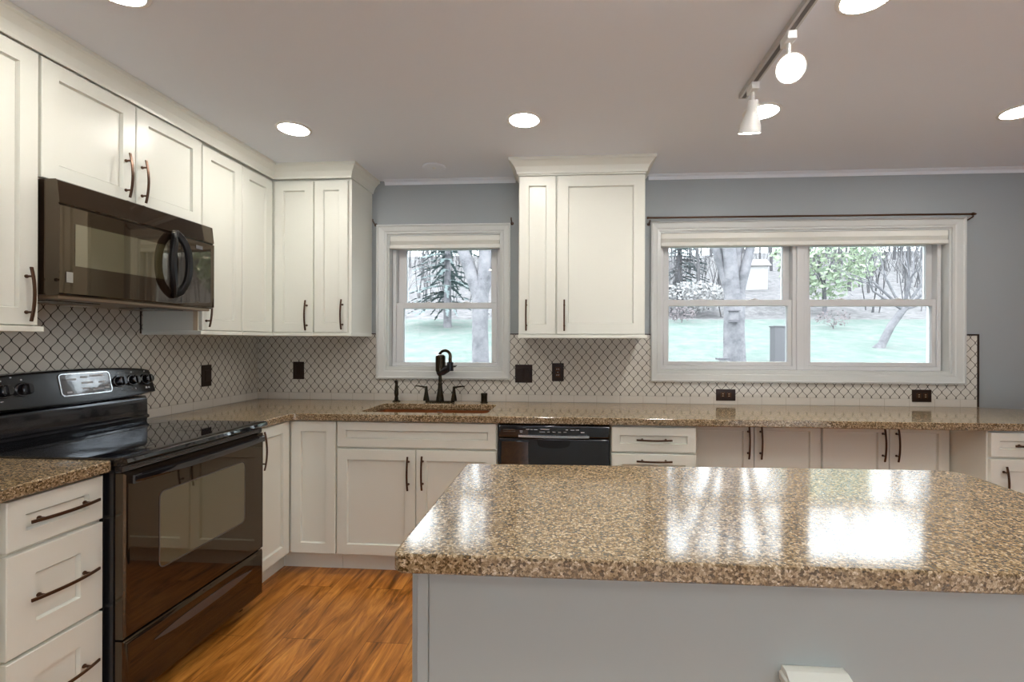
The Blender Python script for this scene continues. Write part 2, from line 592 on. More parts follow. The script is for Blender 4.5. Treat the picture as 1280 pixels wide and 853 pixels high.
# soft cove along the top of the back wall
cv = MB()
prof = [(0, CEIL), (-0.035, CEIL), (-0.034, CEIL - 0.004), (-0.012, CEIL - 0.012), (-0.004, CEIL - 0.03), (0, CEIL - 0.03)]
cv.loops([[(x, y, z) for y, z in prof] for x in (2.74, RX)])
struct('trim_1', cv, M['ceiling'])
cv = MB()
cv.loops([[(x, y, z) for y, z in prof] for x in (0.93, 1.845)])
struct('trim_2', cv, M['ceiling'])


def casing_mb(co, op):
    """picture-frame casing with a stepped profile"""
    mb = MB()
    rings = []
    for f, d in ((0, 0.0), (0, 0.024), (0.16, 0.027), (0.24, 0.021), (0.72, 0.017), (0.80, 0.012), (1.0, 0.012), (1.0, 0.0)):
        x0 = co[0] + (op[0] - co[0]) * f; x1 = co[1] + (op[1] - co[1]) * f
        z0 = co[2] + (op[2] - co[2]) * f; z1 = co[3] + (op[3] - co[3]) * f
        rings.append([(x0, -d, z0), (x1, -d, z0), (x1, -d, z1), (x0, -d, z1)])
    R = [[mb.bm.verts.new(p) for p in r] for r in rings]
    for k in range(len(R)):
        a, b = R[k], R[(k + 1) % len(R)]
        for i in range(4):
            mb.face((a[i], a[(i + 1) % 4], b[(i + 1) % 4], b[i]))
    return mb


def frame_mb(x0, x1, z0, z1, y0, y1, l, r, b, t):
    mb = MB()
    rings = []
    for y, e in ((y0, 0.003), (y0 + 0.003, 0), (y1, 0)):
        rings.append([[(x0 + e, y, z0 + e), (x1 - e, y, z0 + e), (x1 - e, y, z1 - e), (x0 + e, y, z1 - e)],
                      [(x0 + l - e, y, z0 + b - e), (x1 - r + e, y, z0 + b - e), (x1 - r + e, y, z1 - t + e), (x0 + l - e, y, z1 - t + e)]])
    order = [rings[2][0], rings[1][0], rings[0][0], rings[0][1], rings[1][1], rings[2][1]]
    R = [[mb.bm.verts.new(p) for p in q] for q in order]
    for k in range(len(R)):
        a, c = R[k], R[(k + 1) % len(R)]
        for i in range(4):
            mb.face((a[i], a[(i + 1) % 4], c[(i + 1) % 4], c[i]))
    return mb


def hung_unit(root, x0, x1, z0, z1, zm, gl_lo, gl_up, locks):
    """double-hung unit: frame, two sashes with their panes, locks"""
    frame_mb(x0, x1, z0, z1, 0.052, 0.148, 0.026, 0.026, 0.026, 0.026).build('window_frame', M['vinyl'], root)
    a, b = x0 + 0.0265, x1 - 0.0265
    lo = frame_mb(a, b, z0 + 0.0265, zm + 0.02, 0.060, 0.093, gl_lo[0] - a, b - gl_lo[1], gl_lo[2] - z0 - 0.0265, zm + 0.02 - gl_lo[3]).build('lower_sash', M['vinyl'], root)
    MB().box(gl_lo[0] - 0.004, 0.080, gl_lo[2] - 0.004, gl_lo[1] + 0.004, 0.084, gl_lo[3] + 0.004).build('pane', M['glass'], lo)
    up = frame_mb(a, b, zm - 0.02, z1 - 0.0265, 0.096, 0.130, gl_up[0] - a, b - gl_up[1], 0.04, z1 - 0.0265 - gl_up[3]).build('upper_sash', M['vinyl'], root)
    MB().box(gl_up[0] - 0.004, 0.112, zm + 0.018, gl_up[1] + 0.004, 0.116, gl_up[3] + 0.004).build('pane', M['glass'], up)
    for lx in locks:
        m = MB()
        m.lathe([(0.016, 0), (0.016, 0.005), (0.011, 0.009), (0.004, 0.010)], (lx, 0.076, zm + 0.0201), seg=16)
        m.box(lx - 0.026, 0.070, zm + 0.0201, lx + 0.026, 0.083, zm + 0.024)
        m.build('sash_lock', M['vinyl'], lo)


def jamb(root, op):
    x0, x1, z0, z1 = op
    m = MB()
    t = 0.012
    m.box(x0, -0.0005, z0, x0 + t, T, z1); m.box(x1 - t, -0.0005, z0, x1, T, z1)
    m.box(x0 + t, -0.0005, z1 - t, x1 - t, T, z1); m.box(x0 + t, -0.0005, z0, x1 - t, T, z0 + t)
    m.build('jamb', M['trim'], root)


w1 = struct_empty('window_1', (1.35, 0, 1.1))
casing_mb(W1['co'], W1['op']).build('casing', M['trim'], w1)
jamb(w1, W1['op'])
hung_unit(w1, 0.964, 1.736, 1.148, 2.058, 1.577, (1.043, 1.672, 1.170, 1.556), (1.052, 1.662, 1.6, 1.975), (1.22, 1.49))
w2 = struct_empty('window_2', (3.74, 0, 1.1))
casing_mb(W2['co'], W2['op']).build('casing', M['trim'], w2)
jamb(w2, W2['op'])
hung_unit(w2, 2.826, 3.725, 1.140, 2.054, 1.592, (2.888, 3.672, 1.194, 1.570), (2.896, 3.655, 1.6, 1.975), (3.11, 3.46))
hung_unit(w2, 3.775, 4.640, 1.140, 2.054, 1.592, (3.820, 4.588, 1.194, 1.566), (3.830, 4.575, 1.6, 1.972), (4.02, 4.38))
MB().box(3.7255, 0.045, 1.1405, 3.7745, 0.145, 2.0535).build('mullion', M['vinyl'], w2, bevel=0.003)

# unseen glazed opening behind the camera, added as a daylight source
w3 = struct_empty('added_daylight_window', (4.25, RY, 0.25))
bays = [1.4 + 1.2 * i for i in range(5)]
f3 = MB()
for a, b in zip(bays, bays[1:]):
    f3.box(a, RY - 0.12, 0.08, a + 0.05, RY - 0.05, 2.1); f3.box(b - 0.05, RY - 0.12, 0.08, b, RY - 0.05, 2.1)
    f3.box(a + 0.05, RY - 0.12, 0.08, b - 0.05, RY - 0.05, 0.14); f3.box(a + 0.05, RY - 0.12, 2.04, b - 0.05, RY - 0.05, 2.1)
f3.build('window_frame', M['vinyl'], w3)
for a, b in zip(bays, bays[1:]):
    MB().box(a + 0.05, RY - 0.09, 0.14, b - 0.05, RY - 0.086, 2.04).build('pane', M['glass'], w3)


# ------------------------------------------------------------------ tile backsplashes
def splash_back():
    r = thing('tile_backsplash', 'white lantern-pattern tile backsplash on the back wall under and between the windows', 'backsplash', (2.4, 0, 0.92))
    Y = -0.0085
    m = MB()
    zt, zb = 1.372, 0.964
    for x0, x1, z0, z1 in ((0.0095, 0.877, zb, zt), (0.877, 1.811, zb, 1.064), (1.811, 2.756, zb, zt), (2.756, 4.737, zb, 1.060), (4.737, 4.812, zb, zt)):
        m.box(x0, Y, z0, x1, -0.0002, z1)
    m.build('mosaic_tile', M['tile_x'], r)
    MB().box(0.0095, -0.0095, 0.9155, 4.812, -0.0002, zb - 0.001).build('border_tile', M['border_x'], r)
    for x0, z0, x1, z1 in ((4.8125, 0.9155, 4.822, 1.382), (4.738, 1.3725, 4.812, 1.382), (0.840, 1.3725, 0.8765, 1.379), (1.8115, 1.3725, 1.9, 1.379), (2.673, 1.3725, 2.7555, 1.379)):
        tag(MB().box(x0, -0.013, z0, x1, -0.0002, z1).build('edge_trim', M['plate'], r), 'dark bronze edge strip')


def splash_left():
    r = thing('tile_backsplash', 'white lantern-pattern tile backsplash on the left wall behind the black range', 'backsplash', (0, -1.2, 0.92))
    m = MB()
    m.box(0.0002, -0.917, 0.964, 0.0085, 0, 1.372)
    m.box(0.0002, -1.668, 0.90, 0.0085, -0.917, 1.488)
    m.box(0.0002, -2.6, 0.964, 0.0085, -1.668, 1.372)
    m.build('mosaic_tile', M['tile_y'], r)
    for a, b in ((-0.945, -0.001), (-2.6, -1.73)):
        MB().box(0.0002, a, 0.9155, 0.0092, b, 0.963).build('border_tile', M['border_y'], r)
    for y0, z0, y1, z1 in ((-0.935, 1.362, -0.929, 1.487), (-1.66, 1.478, -0.935, 1.487)):
        tag(MB().box(0.0085, y0, z0, 0.0125, y1, z1).build('edge_trim', M['plate'], r), 'dark bronze edge strip')


splash_back()
splash_left()

# ------------------------------------------------------------------ base cabinets, back wall
FB = face_back(-0.61)
FL = face_left(0.61)
ZD0, ZD1, ZTOP = 0.117, 0.872, 0.8745


def carcass(root, x0, y0, x1, y1, toe=(0, 0, 0, 0), z1=ZTOP, paint='cabinet', zt=0.112):
    m = MB()
    m.box(x0, y0, zt, x1, y1, z1)
    m.box(x0 + toe[0], y0 + toe[1], 0, x1 - toe[2], y1 - toe[3], zt)
    return m.build('body', M[paint], root)


# corner unit, L shaped
r = thing('corner_base_cabinet', 'white L-shaped corner base cabinet with two tall doors beside the black range', 'cabinet', (0.4, -0.4, 0))
m = MB()
for z0, z1, k in ((0.112, ZTOP, 0.61), (0, 0.112, 0.545)):
    poly = [(0.011, -0.945), (k, -0.945), (k, -k), (0.900, -k), (0.900, -0.011), (0.011, -0.011)]
    m.loops([[(x, y, z) for x, y in poly] for z in (z0, z1)])
m.build('body', M['cabinet'], r)
door(r, FB, 0.633, 0.900, ZD0, ZD1)
door(r, FL, -0.945, -0.633, ZD0, ZD1, handle=(-0.886, 0.755), hl=0.20)

r = thing('sink_base_cabinet', 'white base cabinet under the sink with one wide false front and two doors', 'cabinet', (1.36, -0.3, 0))
m = MB()
for zz in ((0.112, 0.68),):
    m.box(0.902, -0.61, zz[0], 1.820, -0.011, zz[1])
m.box(0.902, -0.61, 0.68, 1.820, -0.588, ZTOP)
m.box(0.902, -0.588, 0.68, 0.920, -0.011, ZTOP); m.box(1.802, -0.588, 0.68, 1.820, -0.011, ZTOP)
m.box(0.902, -0.545, 0, 1.820, -0.011, 0.112)
m.build('body', M['cabinet'], r)
door(r, FB, 0.905, 1.817, 0.726, ZD1, name='false_front', stile=0.05)
door(r, FB, 0.905, 1.361, ZD0, 0.717, handle=(1.321, 0.588))
door(r, FB, 1.362, 1.817, ZD0, 0.717, handle=(1.402, 0.592))

r = thing('drawer_base_cabinet', 'white drawer base cabinet just right of the black dishwasher', 'cabinet', (2.67, -0.3, 0))
carcass(r, 2.443, -0.61, 2.902, -0.011, (0, 0.065, 0, 0))
for z0, z1, hz in ((0.728, 0.866, 0.798), (0.424, 0.720, 0.684), (0.117, 0.416, 0.30)):
    door(r, FB, 2.446, 2.899, z0, z1, handle=(2.674, hz), name='drawer_front', hv=False, stile=0.055)

# two shallow, set-back cabinets under the long window
RB = face_back(-0.36)
for x0, x1, hx, lab, zh in (
        (2.905, 3.672, (3.258, 3.328), 'white set-back two-door base cabinet next to the drawer base right of the dishwasher', 0.742),
        (3.674, 4.376, (4.008, 4.082), 'white set-back two-door base cabinet farther right, against the projecting end cabinet', 0.742)):
    r = thing('shallow_base_cabinet', lab, 'cabinet', ((x0 + x1) / 2, -0.2, 0), 'set-back base cabinets under the long window')
    carcass(r, x0, -0.36, x1, -0.011, (0, 0.05, 0, 0))
    xm = sum(hx) / 2
    door(r, RB, x0 + 0.003, xm, ZD0, 0.870, handle=(hx[0], zh))
    door(r, RB, xm, x1 - 0.003, ZD0, 0.870, handle=(hx[1], zh))

r = thing('end_base_cabinet', 'white base cabinet at the far right end, projecting past its neighbours, with drawer over door', 'cabinet', (4.8, -0.3, 0))
carcass(r, 4.378, -0.61, 5.18, -0.19, (0, 0.065, 0, 0))
door(r, FB, 4.384, 4.78, 0.737, 0.866, handle=(4.582, 0.80), name='drawer_front', hv=False, stile=0.055)
door(r, FB, 4.384, 4.78, ZD0, 0.728, handle=(4.446, 0.60))
door(r, FB, 4.781, 5.177, 0.737, 0.866, handle=(4.98, 0.80), name='drawer_front', hv=False, stile=0.055)
door(r, FB, 4.781, 5.177, ZD0, 0.728, handle=(5.115, 0.60))

# left of the range
r = thing('drawer_base_cabinet', 'white three-drawer base cabinet left of the black range, nearest the camera', 'cabinet', (0.3, -1.85, 0))
carcass(r, 0.011, -2.012, 0.61, -1.716, (0, 0, 0.065, 0))
for z0, z1, hz in ((0.716, 0.866, 0.793), (0.409, 0.708, 0.562), (0.117, 0.402, 0.255)):
    door(r, FL, -2.004, -1.719, z0, z1, handle=(-1.853, hz), name='drawer_front', hv=False, hl=0.205, stile=0.075)
r = thing('base_cabinet', 'white base cabinet cut off by the left edge of the picture', 'cabinet', (0.3, -2.3, 0))
carcass(r, 0.011, -2.6, 0.618, -2.0125, (0, 0, 0.065, 0))
door(r, face_left(0.618), -2.59, -2.05, ZD0, ZD1, handle=(-2.54, 0.6))

# ------------------------------------------------------------------ countertops
CT0, CT1 = 0.8762, 0.9145
outer = [(0.010, -0.010), (0.010, -0.948), (0.648, -0.948), (0.648, -0.648), (5.2, -0.648), (5.2, -0.16), (4.835, -0.010)]
outer = fillet(outer, {3: 0.045}, 8)
sink_hole = fillet([(1.000, -0.545), (1.745, -0.545), (1.745, -0.172), (1.000, -0.172)], {0: 0.03, 1: 0.03, 2: 0.03, 3: 0.03}, 5)
o = slab(outer, [sink_hole], CT0, CT1).build('countertop', M['quartz'])
tag(o, 'long brown speckled quartz countertop along the back wall with the sink cut into it', 'countertop')
o = slab(fillet([(0.010, -2.6), (0.655, -2.6), (0.655, -1.714), (0.010, -1.714)], {2: 0.008}, 3), [], CT0, CT1).build('countertop', M['quartz'])
tag(o, 'short golden-brown speckled quartz countertop left of the range at the picture edge', 'countertop')

# ------------------------------------------------------------------ sink
r = thing('kitchen_sink', 'copper-brown undermount sink set in the back countertop', 'sink', (1.37, -0.36, 0.70))
m = MB()
rings = []
for e, z in ((-0.015, 0.8755), (0.004, 0.8755), (0.008, 0.86), (0.014, 0.74), (0.03, 0.712), (0.06, 0.704), (0.30, 0.700)):
    q = fillet([(1.000 + e, -0.545 + e * .55), (1.745 - e, -0.545 + e * .55), (1.745 - e, -0.172 - e * .55), (1.000 + e, -0.172 - e * .55)], {i: max(0.012, 0.03 - e * .05) for i in range(4)}, 5)
    rings.append([(p[0], p[1], z) for p in q])
m.loops(rings, cap0=False)
m.build('basin', M['copper'], r, smooth=True)
m = MB()
m.lathe([(0.044, 0), (0.044, 0.003), (0.034, 0.004), (0.030, -0.0005 + 0.002), (0.004, 0.002)], (1.37, -0.36, 0.7004), seg=20)
m.build('drain', M['bronzegloss'], r)
m = MB()
m.box(1.352, -0.182, 0.83, 1.392, -0.180, 0.866)
m.build('maker_badge', M['chrome'], r)

# ------------------------------------------------------------------ faucet
FZ = CT1
r = thing('kitchen_faucet', 'dark bronze two-handle kitchen faucet with a filter housing below the small window', 'faucet', (1.345, -0.075, FZ))
m = MB()
m.loops([[(p[0], p[1], z) for p in offset_poly(fillet([(1.245, -0.105), (1.445, -0.105), (1.445, -0.045), (1.245, -0.045)], {i: 0.028 for i in range(4)}, 5), e)] for z, e in ((FZ, 0), (FZ + 0.006, 0), (FZ + 0.010, 0.005))])
m.build('deck_plate', M['bronzegloss'], r, smooth=True)
for hx, sg in ((1.250, -1), (1.440, 1)):
    m = MB()
    m.lathe([(0.021, 0), (0.020, 0.012), (0.013, 0.05), (0.009, 0.082), (0.009, 0.092), (0.004, 0.098)], (hx, -0.075, FZ + 0.0102), seg=18)
    hb = m.build('valve', M['bronzegloss'], r, smooth=True)
    m = MB()
    m.tube([(hx, -0.075, FZ + 0.098), (hx + sg * 0.025, -0.077, FZ + 0.104), (hx + sg * 0.055, -0.080, FZ + 0.108), (hx + sg * 0.074, -0.082, FZ + 0.108)], [0.008, 0.006, 0.0052, 0.0045], 10)
    m.build('lever', M['bronzegloss'], hb, smooth=True)
m = MB()
m.lathe([(0.028, 0), (0.026, 0.018), (0.019, 0.06), (0.014, 0.105), (0.0155, 0.110), (0.0155, 0.118), (0.0115, 0.122), (0.0115, 0.235), (0.0105, 0.30)], (1.345, -0.075, FZ + 0.0102), seg=20)
arc = []
for i in range(15):
    q = math.pi * (1 - i / 14.0 * 1.04)
    arc.append((1.392 + 0.047 * math.cos(q), -0.085 - 0.09 * (i / 14.0), FZ + 0.305 + 0.045 * math.sin(q)))
arc.append((1.441, -0.180, FZ + 0.27))
m.tube(arc, [0.0105] * 12 + [0.0105, 0.011, 0.0115, 0.0115], 14)
m.build('spout', M['bronzegloss'], r, smooth=True)
m = MB()
m.lathe([(0.012, 0), (0.028, 0.005), (0.032, 0.012), (0.033, 0.100), (0.030, 0.112), (0.020, 0.118), (0.004, 0.120)], (1.368, -0.150, FZ + 0.205), seg=22)
fb = m.build('filter_housing', M['bronzegloss'], r, smooth=True)
m = MB()
m.tube([(1.352, -0.152, FZ + 0.200), (1.385, -0.158, FZ + 0.212), (1.420, -0.168, FZ + 0.232), (1.448, -0.178, FZ + 0.244)], [0.020, 0.026, 0.024, 0.019], 14)
m.tube([(1.441, -0.180, FZ + 0.275), (1.441, -0.180, FZ + 0.218)], [0.020, 0.022], 14)
m.tube([(1.441, -0.180, FZ + 0.245), (1.475, -0.186, FZ + 0.250), (1.486, -0.188, FZ + 0.253)], [0.008, 0.007, 0.003], 10)
m.build('filter_body', M['blacksatin'], fb, smooth=True)

r = thing('side_sprayer', 'dark bronze side sprayer standing left of the faucet', 'sprayer', (1.040, -0.065, FZ))
MB().lathe([(0.026, 0), (0.025, 0.006), (0.014, 0.012), (0.013, 0.03)], (1.040, -0.065, FZ), seg=18).build('base', M['bronzegloss'], r, smooth=True)
m = MB()
m.lathe([(0.011, 0.0), (0.015, 0.02), (0.013, 0.06), (0.010, 0.085), (0.012, 0.10), (0.009, 0.112), (0.003, 0.115)], (1.040, -0.065, FZ + 0.0302), seg=16)
m.tube([(1.040, -0.065, FZ + 0.128), (1.044, -0.085, FZ + 0.138), (1.048, -0.098, FZ + 0.136)], [0.009, 0.010, 0.009], 12)
m.build('spray_head', M['bronzegloss'], r, smooth=True)

r = thing('air_gap', 'small dark bronze cylindrical air gap standing right of the faucet', 'air gap', (1.645, -0.07, FZ))
MB().lathe([(0.025, 0), (0.025, 0.004), (0.0215, 0.005), (0.0215, 0.048)], (1.645, -0.07, FZ), seg=20).build('base', M['bronzegloss'], r, smooth=True)
MB().lathe([(0.0225, 0), (0.0225, 0.012), (0.020, 0.016), (0.004, 0.017)], (1.645, -0.07, FZ + 0.0482), seg=20).build('cap', M['bronzegloss'], r, smooth=True)

# ------------------------------------------------------------------ dishwasher
r = thing('dishwasher', 'black built-in dishwasher between the sink cabinet and the drawers', 'dishwasher', (2.13, -0.35, 0))
MB().box(1.826, -0.605, 0.10, 2.438, -0.03, 0.866).build('tub', M['blacksatin'], r)
DF = face_back(-0.606)
o = rect_rings(MB(), DF, 1.829, 2.436, 0.12, 0.795, [(0, 0), (0, 0.028), (0.006, 0.034), (0.02, 0.036)]).build('door', M['blackglass'], r, smooth=True)
m = MB()
ang = [math.pi * i / 16 for i in range(17)]
pocket = [(2.133 - 0.092, 0.789)] + [(2.133 - 0.088 * math.cos(a), 0.772 - 0.028 * math.sin(a) ** 0.6) for a in ang] + [(2.133 + 0.092, 0.789)]
m.loops([[DF(a, z, d) for a, z in pocket] for d in (0.0362, 0.0385)])
m.build('handle_pocket', M['blacksatin'], o)
o = rect_rings(MB(), DF, 1.829, 2.436, 0.8005, 0.868, [(0, 0), (0, 0.03), (0.004, 0.034), (0.012, 0.035)]).build('control_panel', M['blackglass'], r, smooth=True)
m = MB()
bow = []
for i in range(17):
    q = -1 + i / 8
    bow.append((2.133 + 0.192 * q, 0.8035 - 0.003 * (1 - q * q)))
m.loops([[DF(a, z + 0.0115, d) for a, z in bow] + [DF(a, z, d) for a, z in reversed(bow)] for d in (0.0352, 0.044)])
tag(m.build('handle_strip', M['chrome'], r), 'bright strip along the control panel')
m = MB()
for k, (a, z, wd, hh) in enumerate([(1.955, .836, .016, .003), (1.955, .829, .013, .003), (1.990, .845, .018, .004), (2.012, .844, .014, .003), (2.035, .844, .02, .003), (2.085, .846, .05, .004), (2.07, .832, .03, .003),
                                    (2.105, .832, .014, .0035), (2.135, .832, .016, .0035), (2.165, .832, .014, .0035), (2.195, .832, .016, .0025), (2.205, .845, .012, .004), (2.235, .844, .022, .004), (2.262, .845, .018, .003), (2.29, .832, .02, .004)]):
    rect_rings(m, DF, a - wd / 2, a + wd / 2, z - hh / 2, z + hh / 2, [(0, 0.0350), (0, 0.0356)])
m.build('printed_marks', M['marks'], o)
m = MB()
for z in (0.832, 0.842):
    rect_rings(m, DF, 1.855, 1.922, z - 0.0022, z + 0.0022, [(0, 0.0350), (0, 0.0358)])
m.build('vent_slots', M['trackslot'], o)
MB().box(1.835, -0.56, 0.0, 2.430, -0.06, 0.0995).build('toe_kick', M['blacksatin'], r)

# ------------------------------------------------------------------ wall cabinets
UB = face_back(-0.31)
UL = face_left(0.31)
ZU0, ZU1 = 1.378, 2.340


def rail_box(root, x0, y0, x1, y1):
    MB().box(x0, y0, 1.356, x1, y1, 1.3765).build('light_rail', M['cabinet'], root, bevel=0.003)


r = thing('corner_wall_cabinet', 'white L-shaped corner wall cabinet with a door on each wall', 'wall cabinet', (0.2, -0.2, 1.37))
m = MB()
poly = [(0.0005, -0.613), (0.31, -0.613), (0.31, -0.31), (0.598, -0.31), (0.598, -0.0005), (0.0005, -0.0005)]
m.loops([[(x, y, z) for x, y in poly] for z in (1.377, 2.372)])
m.build('body', M['cabinet'], r)
door(r, UB, 0.335, 0.597, ZU0, ZU1, handle=(0.556, 1.487))
door(r, UL, -0.613, -0.335, ZU0, ZU1)
m = MB()
poly = [(0.010, -0.613), (0.334, -0.613), (0.334, -0.334), (0.598, -0.334), (0.598, -0.010), (0.010, -0.010)]
m.loops([[(x, y, z) for x, y in poly] for z in (1.356, 1.3765)])
m.build('light_rail', M['cabinet'], r, bevel=0.003)

r = thing('wall_cabinet', 'narrow white wall cabinet beside the small window, its side panel facing the window', 'wall cabinet', (0.7, -0.16, 1.37))
MB().box(0.5985, -0.31, 1.377, 0.838, -0.0005, 2.372).build('body', M['cabinet'], r)
door(r, UB, 0.600, 0.822, ZU0, ZU1, handle=(0.789, 1.492))
rail_box(r, 0.5985, -0.334, 0.846, -0.014)

r = thing('wall_cabinet', 'white single-door wall cabinet just right of the microwave', 'wall cabinet', (0.16, -0.77, 1.37))
MB().box(0.0005, -0.916, 1.377, 0.31, -0.6135, 2.372).build('body', M['cabinet'], r)
door(r, UL, -0.915, -0.614, ZU0, ZU1, handle=(-0.888, 1.492))
MB().box(0.010, -0.926, 1.356, 0.334, -0.6135, 1.3765).build('light_rail', M['cabinet'], r, bevel=0.003)
m = MB().box(0.285, -0.9185, 1.379, 0.3095, -0.9162, 1.905)
tag(m.build('edge_band', M['cabinet_inside'], r), 'tan edge strip on the side panel')

r = thing('wall_cabinet', 'white two-door wall cabinet above the black microwave', 'wall cabinet', (0.16, -1.29, 1.91))
MB().box(0.0005, -1.667, 1.908, 0.31, -0.9165, 2.372).build('body', M['cabinet'], r)
door(r, UL, -1.666, -1.291, 1.912, 2.350, handle=(-1.340, 2.030))
door(r, UL, -1.290, -0.917, 1.912, 2.350, handle=(-1.263, 2.028))

r = thing('wall_cabinet', 'white wall cabinet left of the microwave, cut off by the picture edge', 'wall cabinet', (0.16, -2.0, 1.37))
MB().box(0.0005, -2.45, 1.377, 0.31, -1.668, 2.372).build('body', M['cabinet'], r)
door(r, UL, -2.06, -1.672, ZU0, 2.350, handle=(-1.712, 1.487))
door(r, UL, -2.449, -2.061, ZU0, 2.350, handle=(-2.41, 1.487))
MB().box(0.010, -2.45, 1.356, 0.338, -1.660, 1.3765).build('light_rail', M['cabinet'], r, bevel=0.003)

r = thing('wall_cabinet', 'white wall cabinet between the two windows, one narrow and one wide door', 'wall cabinet', (2.29, -0.16, 1.37))
MB().box(1.902, -0.31, 1.369, 2.672, -0.0005, 2.372).build('body', M['cabinet'], r)
rect_rings(MB(), UB, 1.902, 2.672, 2.3425, 2.372, [(0, 0), (0, 0.02)]).build('top_rail', M['cabinet'], r)
door(r, UB, 1.904, 2.133, 1.370, 2.341, handle=(1.952, 1.487))
door(r, UB, 2.138, 2.670, 1.370, 2.341, handle=(2.184, 1.486), stile=0.066)
MB().box(1.900, -0.335, 1.347, 2.682, -0.014, 1.3685).build('light_rail', M['cabinet'], r, bevel=0.003)


def crown(paths, z0=2.352, proj=0.055):
    """sprung crown: a profile swept round a plan path given as (point, outward mitre direction)"""
    prof = [(0.0, z0), (0.008, z0), (0.010, z0 + 0.012), (0.022, z0 + 0.040), (0.044, z0 + 0.066), (proj, z0 + 0.072), (proj, CEIL - 0.0005), (0.0, CEIL - 0.0005)]
    m = MB()
    m.loops([[(p[0] + d[0] * o, p[1] + d[1] * o, z) for o, z in prof] for p, d in paths])
    return m


o = crown([((0.331, -2.45), (1, 0)), ((0.331, -0.331), (1, -1)), ((0.839, -0.331), (1, -1)), ((0.839, -0.0005), (1, 0))]).build('crown_molding', M['cabinet'])
tag(o, 'cream crown molding along the tops of the left and corner wall cabinets', 'molding')
o = crown([((1.901, -0.0005), (-1, 0)), ((1.901, -0.331), (-1, -1)), ((2.673, -0.331), (1, -1)), ((2.673, -0.0005), (1, 0))]).build('crown_molding', M['cabinet'])
tag(o, 'cream crown molding on the wall cabinet between the two windows', 'molding')

# ------------------------------------------------------------------ microwave
r = thing('microwave', 'black over-the-range microwave with oval loop handle under the left wall cabinets', 'microwave', (0.2, -1.29, 1.48))
y0, y1 = -1.664, -0.922
MB().box(0.0095, y0, 1.492, 0.345, y1, 1.9065).build('body', M['brownglass'], r, bevel=0.003)
m = MB()
m.box(0.03, y0 + 0.01, 1.476, 0.385, y1 - 0.01, 1.4915)
u = m.build('underside_panel', M['vent'], r, bevel=0.003)
for a, b in ((-1.62, -1.42), (-1.20, -1.0)):
    MB().box(0.16, a, 1.4735, 0.30, b, 1.4758).build('grease_filter', M['blacksatin'], u)
MB().box(0.04, -1.34, 1.4735, 0.10, -1.26, 1.4758).build('task_lamp', M['white'], u)
MF = face_left(0.3455)
# bowed glass front: door and top band
m = MB()
rows = []
for i in range(15):
    q = i / 14
    a = y0 + (y1 - y0) * q
    bow = 0.055 + 0.007 * (1 - (2 * q - 1) ** 2)
    rows.append([MF(a, 1.488, 0.0), MF(a, 1.488, bow - 0.012), MF(a, 1.497, bow), MF(a, 1.810, bow), MF(a, 1.812, bow), MF(a, 1.818, bow - 0.006), MF(a, 1.824, bow - 0.001), MF(a, 1.902, bow - 0.010), MF(a, 1.9065, bow - 0.016), MF(a, 1.9065, 0.0)])
m.loops(rows)
fr = m.build('door', M['brownglass'], r, smooth=True)


def mbow(a):
    q = (a - y0) / (y1 - y0)
    return 0.055 + 0.007 * (1 - (2 * q - 1) ** 2)


m = MB()
cols = []
for i in range(13):
    a = -1.612 + (1.612 - 1.215) * i / 12
    cols.append([MF(a, 1.60, mbow(a) + 0.0002), MF(a, 1.60, mbow(a) + 0.0012), MF(a, 1.755, mbow(a) + 0.0012), MF(a, 1.755, mbow(a) + 0.0002)])
m.loops(cols)
m.build('viewing_window', M['ovenwin'], fr, smooth=True)
m = MB()
a = -1.632
rect_rings(m, MF, a - 0.011, a + 0.011, 1.537, 1.575, [(0, mbow(a) + 0.001), (0, mbow(a) + 0.003)])
tag(m.build('badge', M['badge'], fr), 'small pale square badge')
m = MB()
rect_rings(m, MF, -1.046, -1.006, 1.775, 1.792, [(0, mbow(-1.03) + 0.0005), (0, mbow(-1.03) + 0.0022)])
m.build('clock_display', M['display'], fr)
for a in (-1.135,):
    m = MB()
    m.box(0.3455 + mbow(a) + 0.0003, a - 0.001, 1.498, 0.3455 + mbow(a) + 0.0012, a + 0.001, 1.81)
    m.build('door_seam', M['blacksatin'], fr)
# loop handle: closed pointed oval standing off the door
m = MB()
hc, hz, hh = -1.178, 1.677, 0.158
N = 17
loop_o, loop_i = [], []
for sg in (1, -1):
    for i in range(N - 1):
        t = sg * (1 - 2 * i / (N - 1))
        loop_o.append((hc + sg * (0.012 + 0.050 * (1 - t * t) ** 0.85), hz + hh * t))
        u = t * 0.80
        loop_i.append((hc + sg * 0.030 * max(0.0, 1 - t * t) ** 0.9 + sg * 0.0012, hz + hh * u))
NL = len(loop_o)


def stand(z):
    return 0.046 - 0.030 * abs((z - hz) / hh) ** 4


R = []
for mixf, lift in ((0.0, -0.016), (0.0, -0.004), (0.25, 0.003), (0.75, 0.003), (1.0, -0.004), (1.0, -0.016)):
    row = []
    for (ao, zo), (ai, zi) in zip(loop_o, loop_i):
        aa, zz = ao + (ai - ao) * mixf, zo + (zi - zo) * mixf
        row.append(m.bm.verts.new(MF(aa, zz, mbow(aa) + stand(zo) + lift)))
    R.append(row)
for k in range(6):
    A, B = R[k], R[(k + 1) % 6]
    for i in range(NL):
        m.face((A[i], A[(i + 1) % NL], B[(i + 1) % NL], B[i]))
for zz in (hz + hh * 0.90, hz - hh * 0.90):
    m.tube([MF(hc, zz, mbow(hc) - 0.002), MF(hc, zz, mbow(hc) + 0.014)], 0.013, 10)
m.build('loop_handle', M['handleblack'], fr, smooth=True)

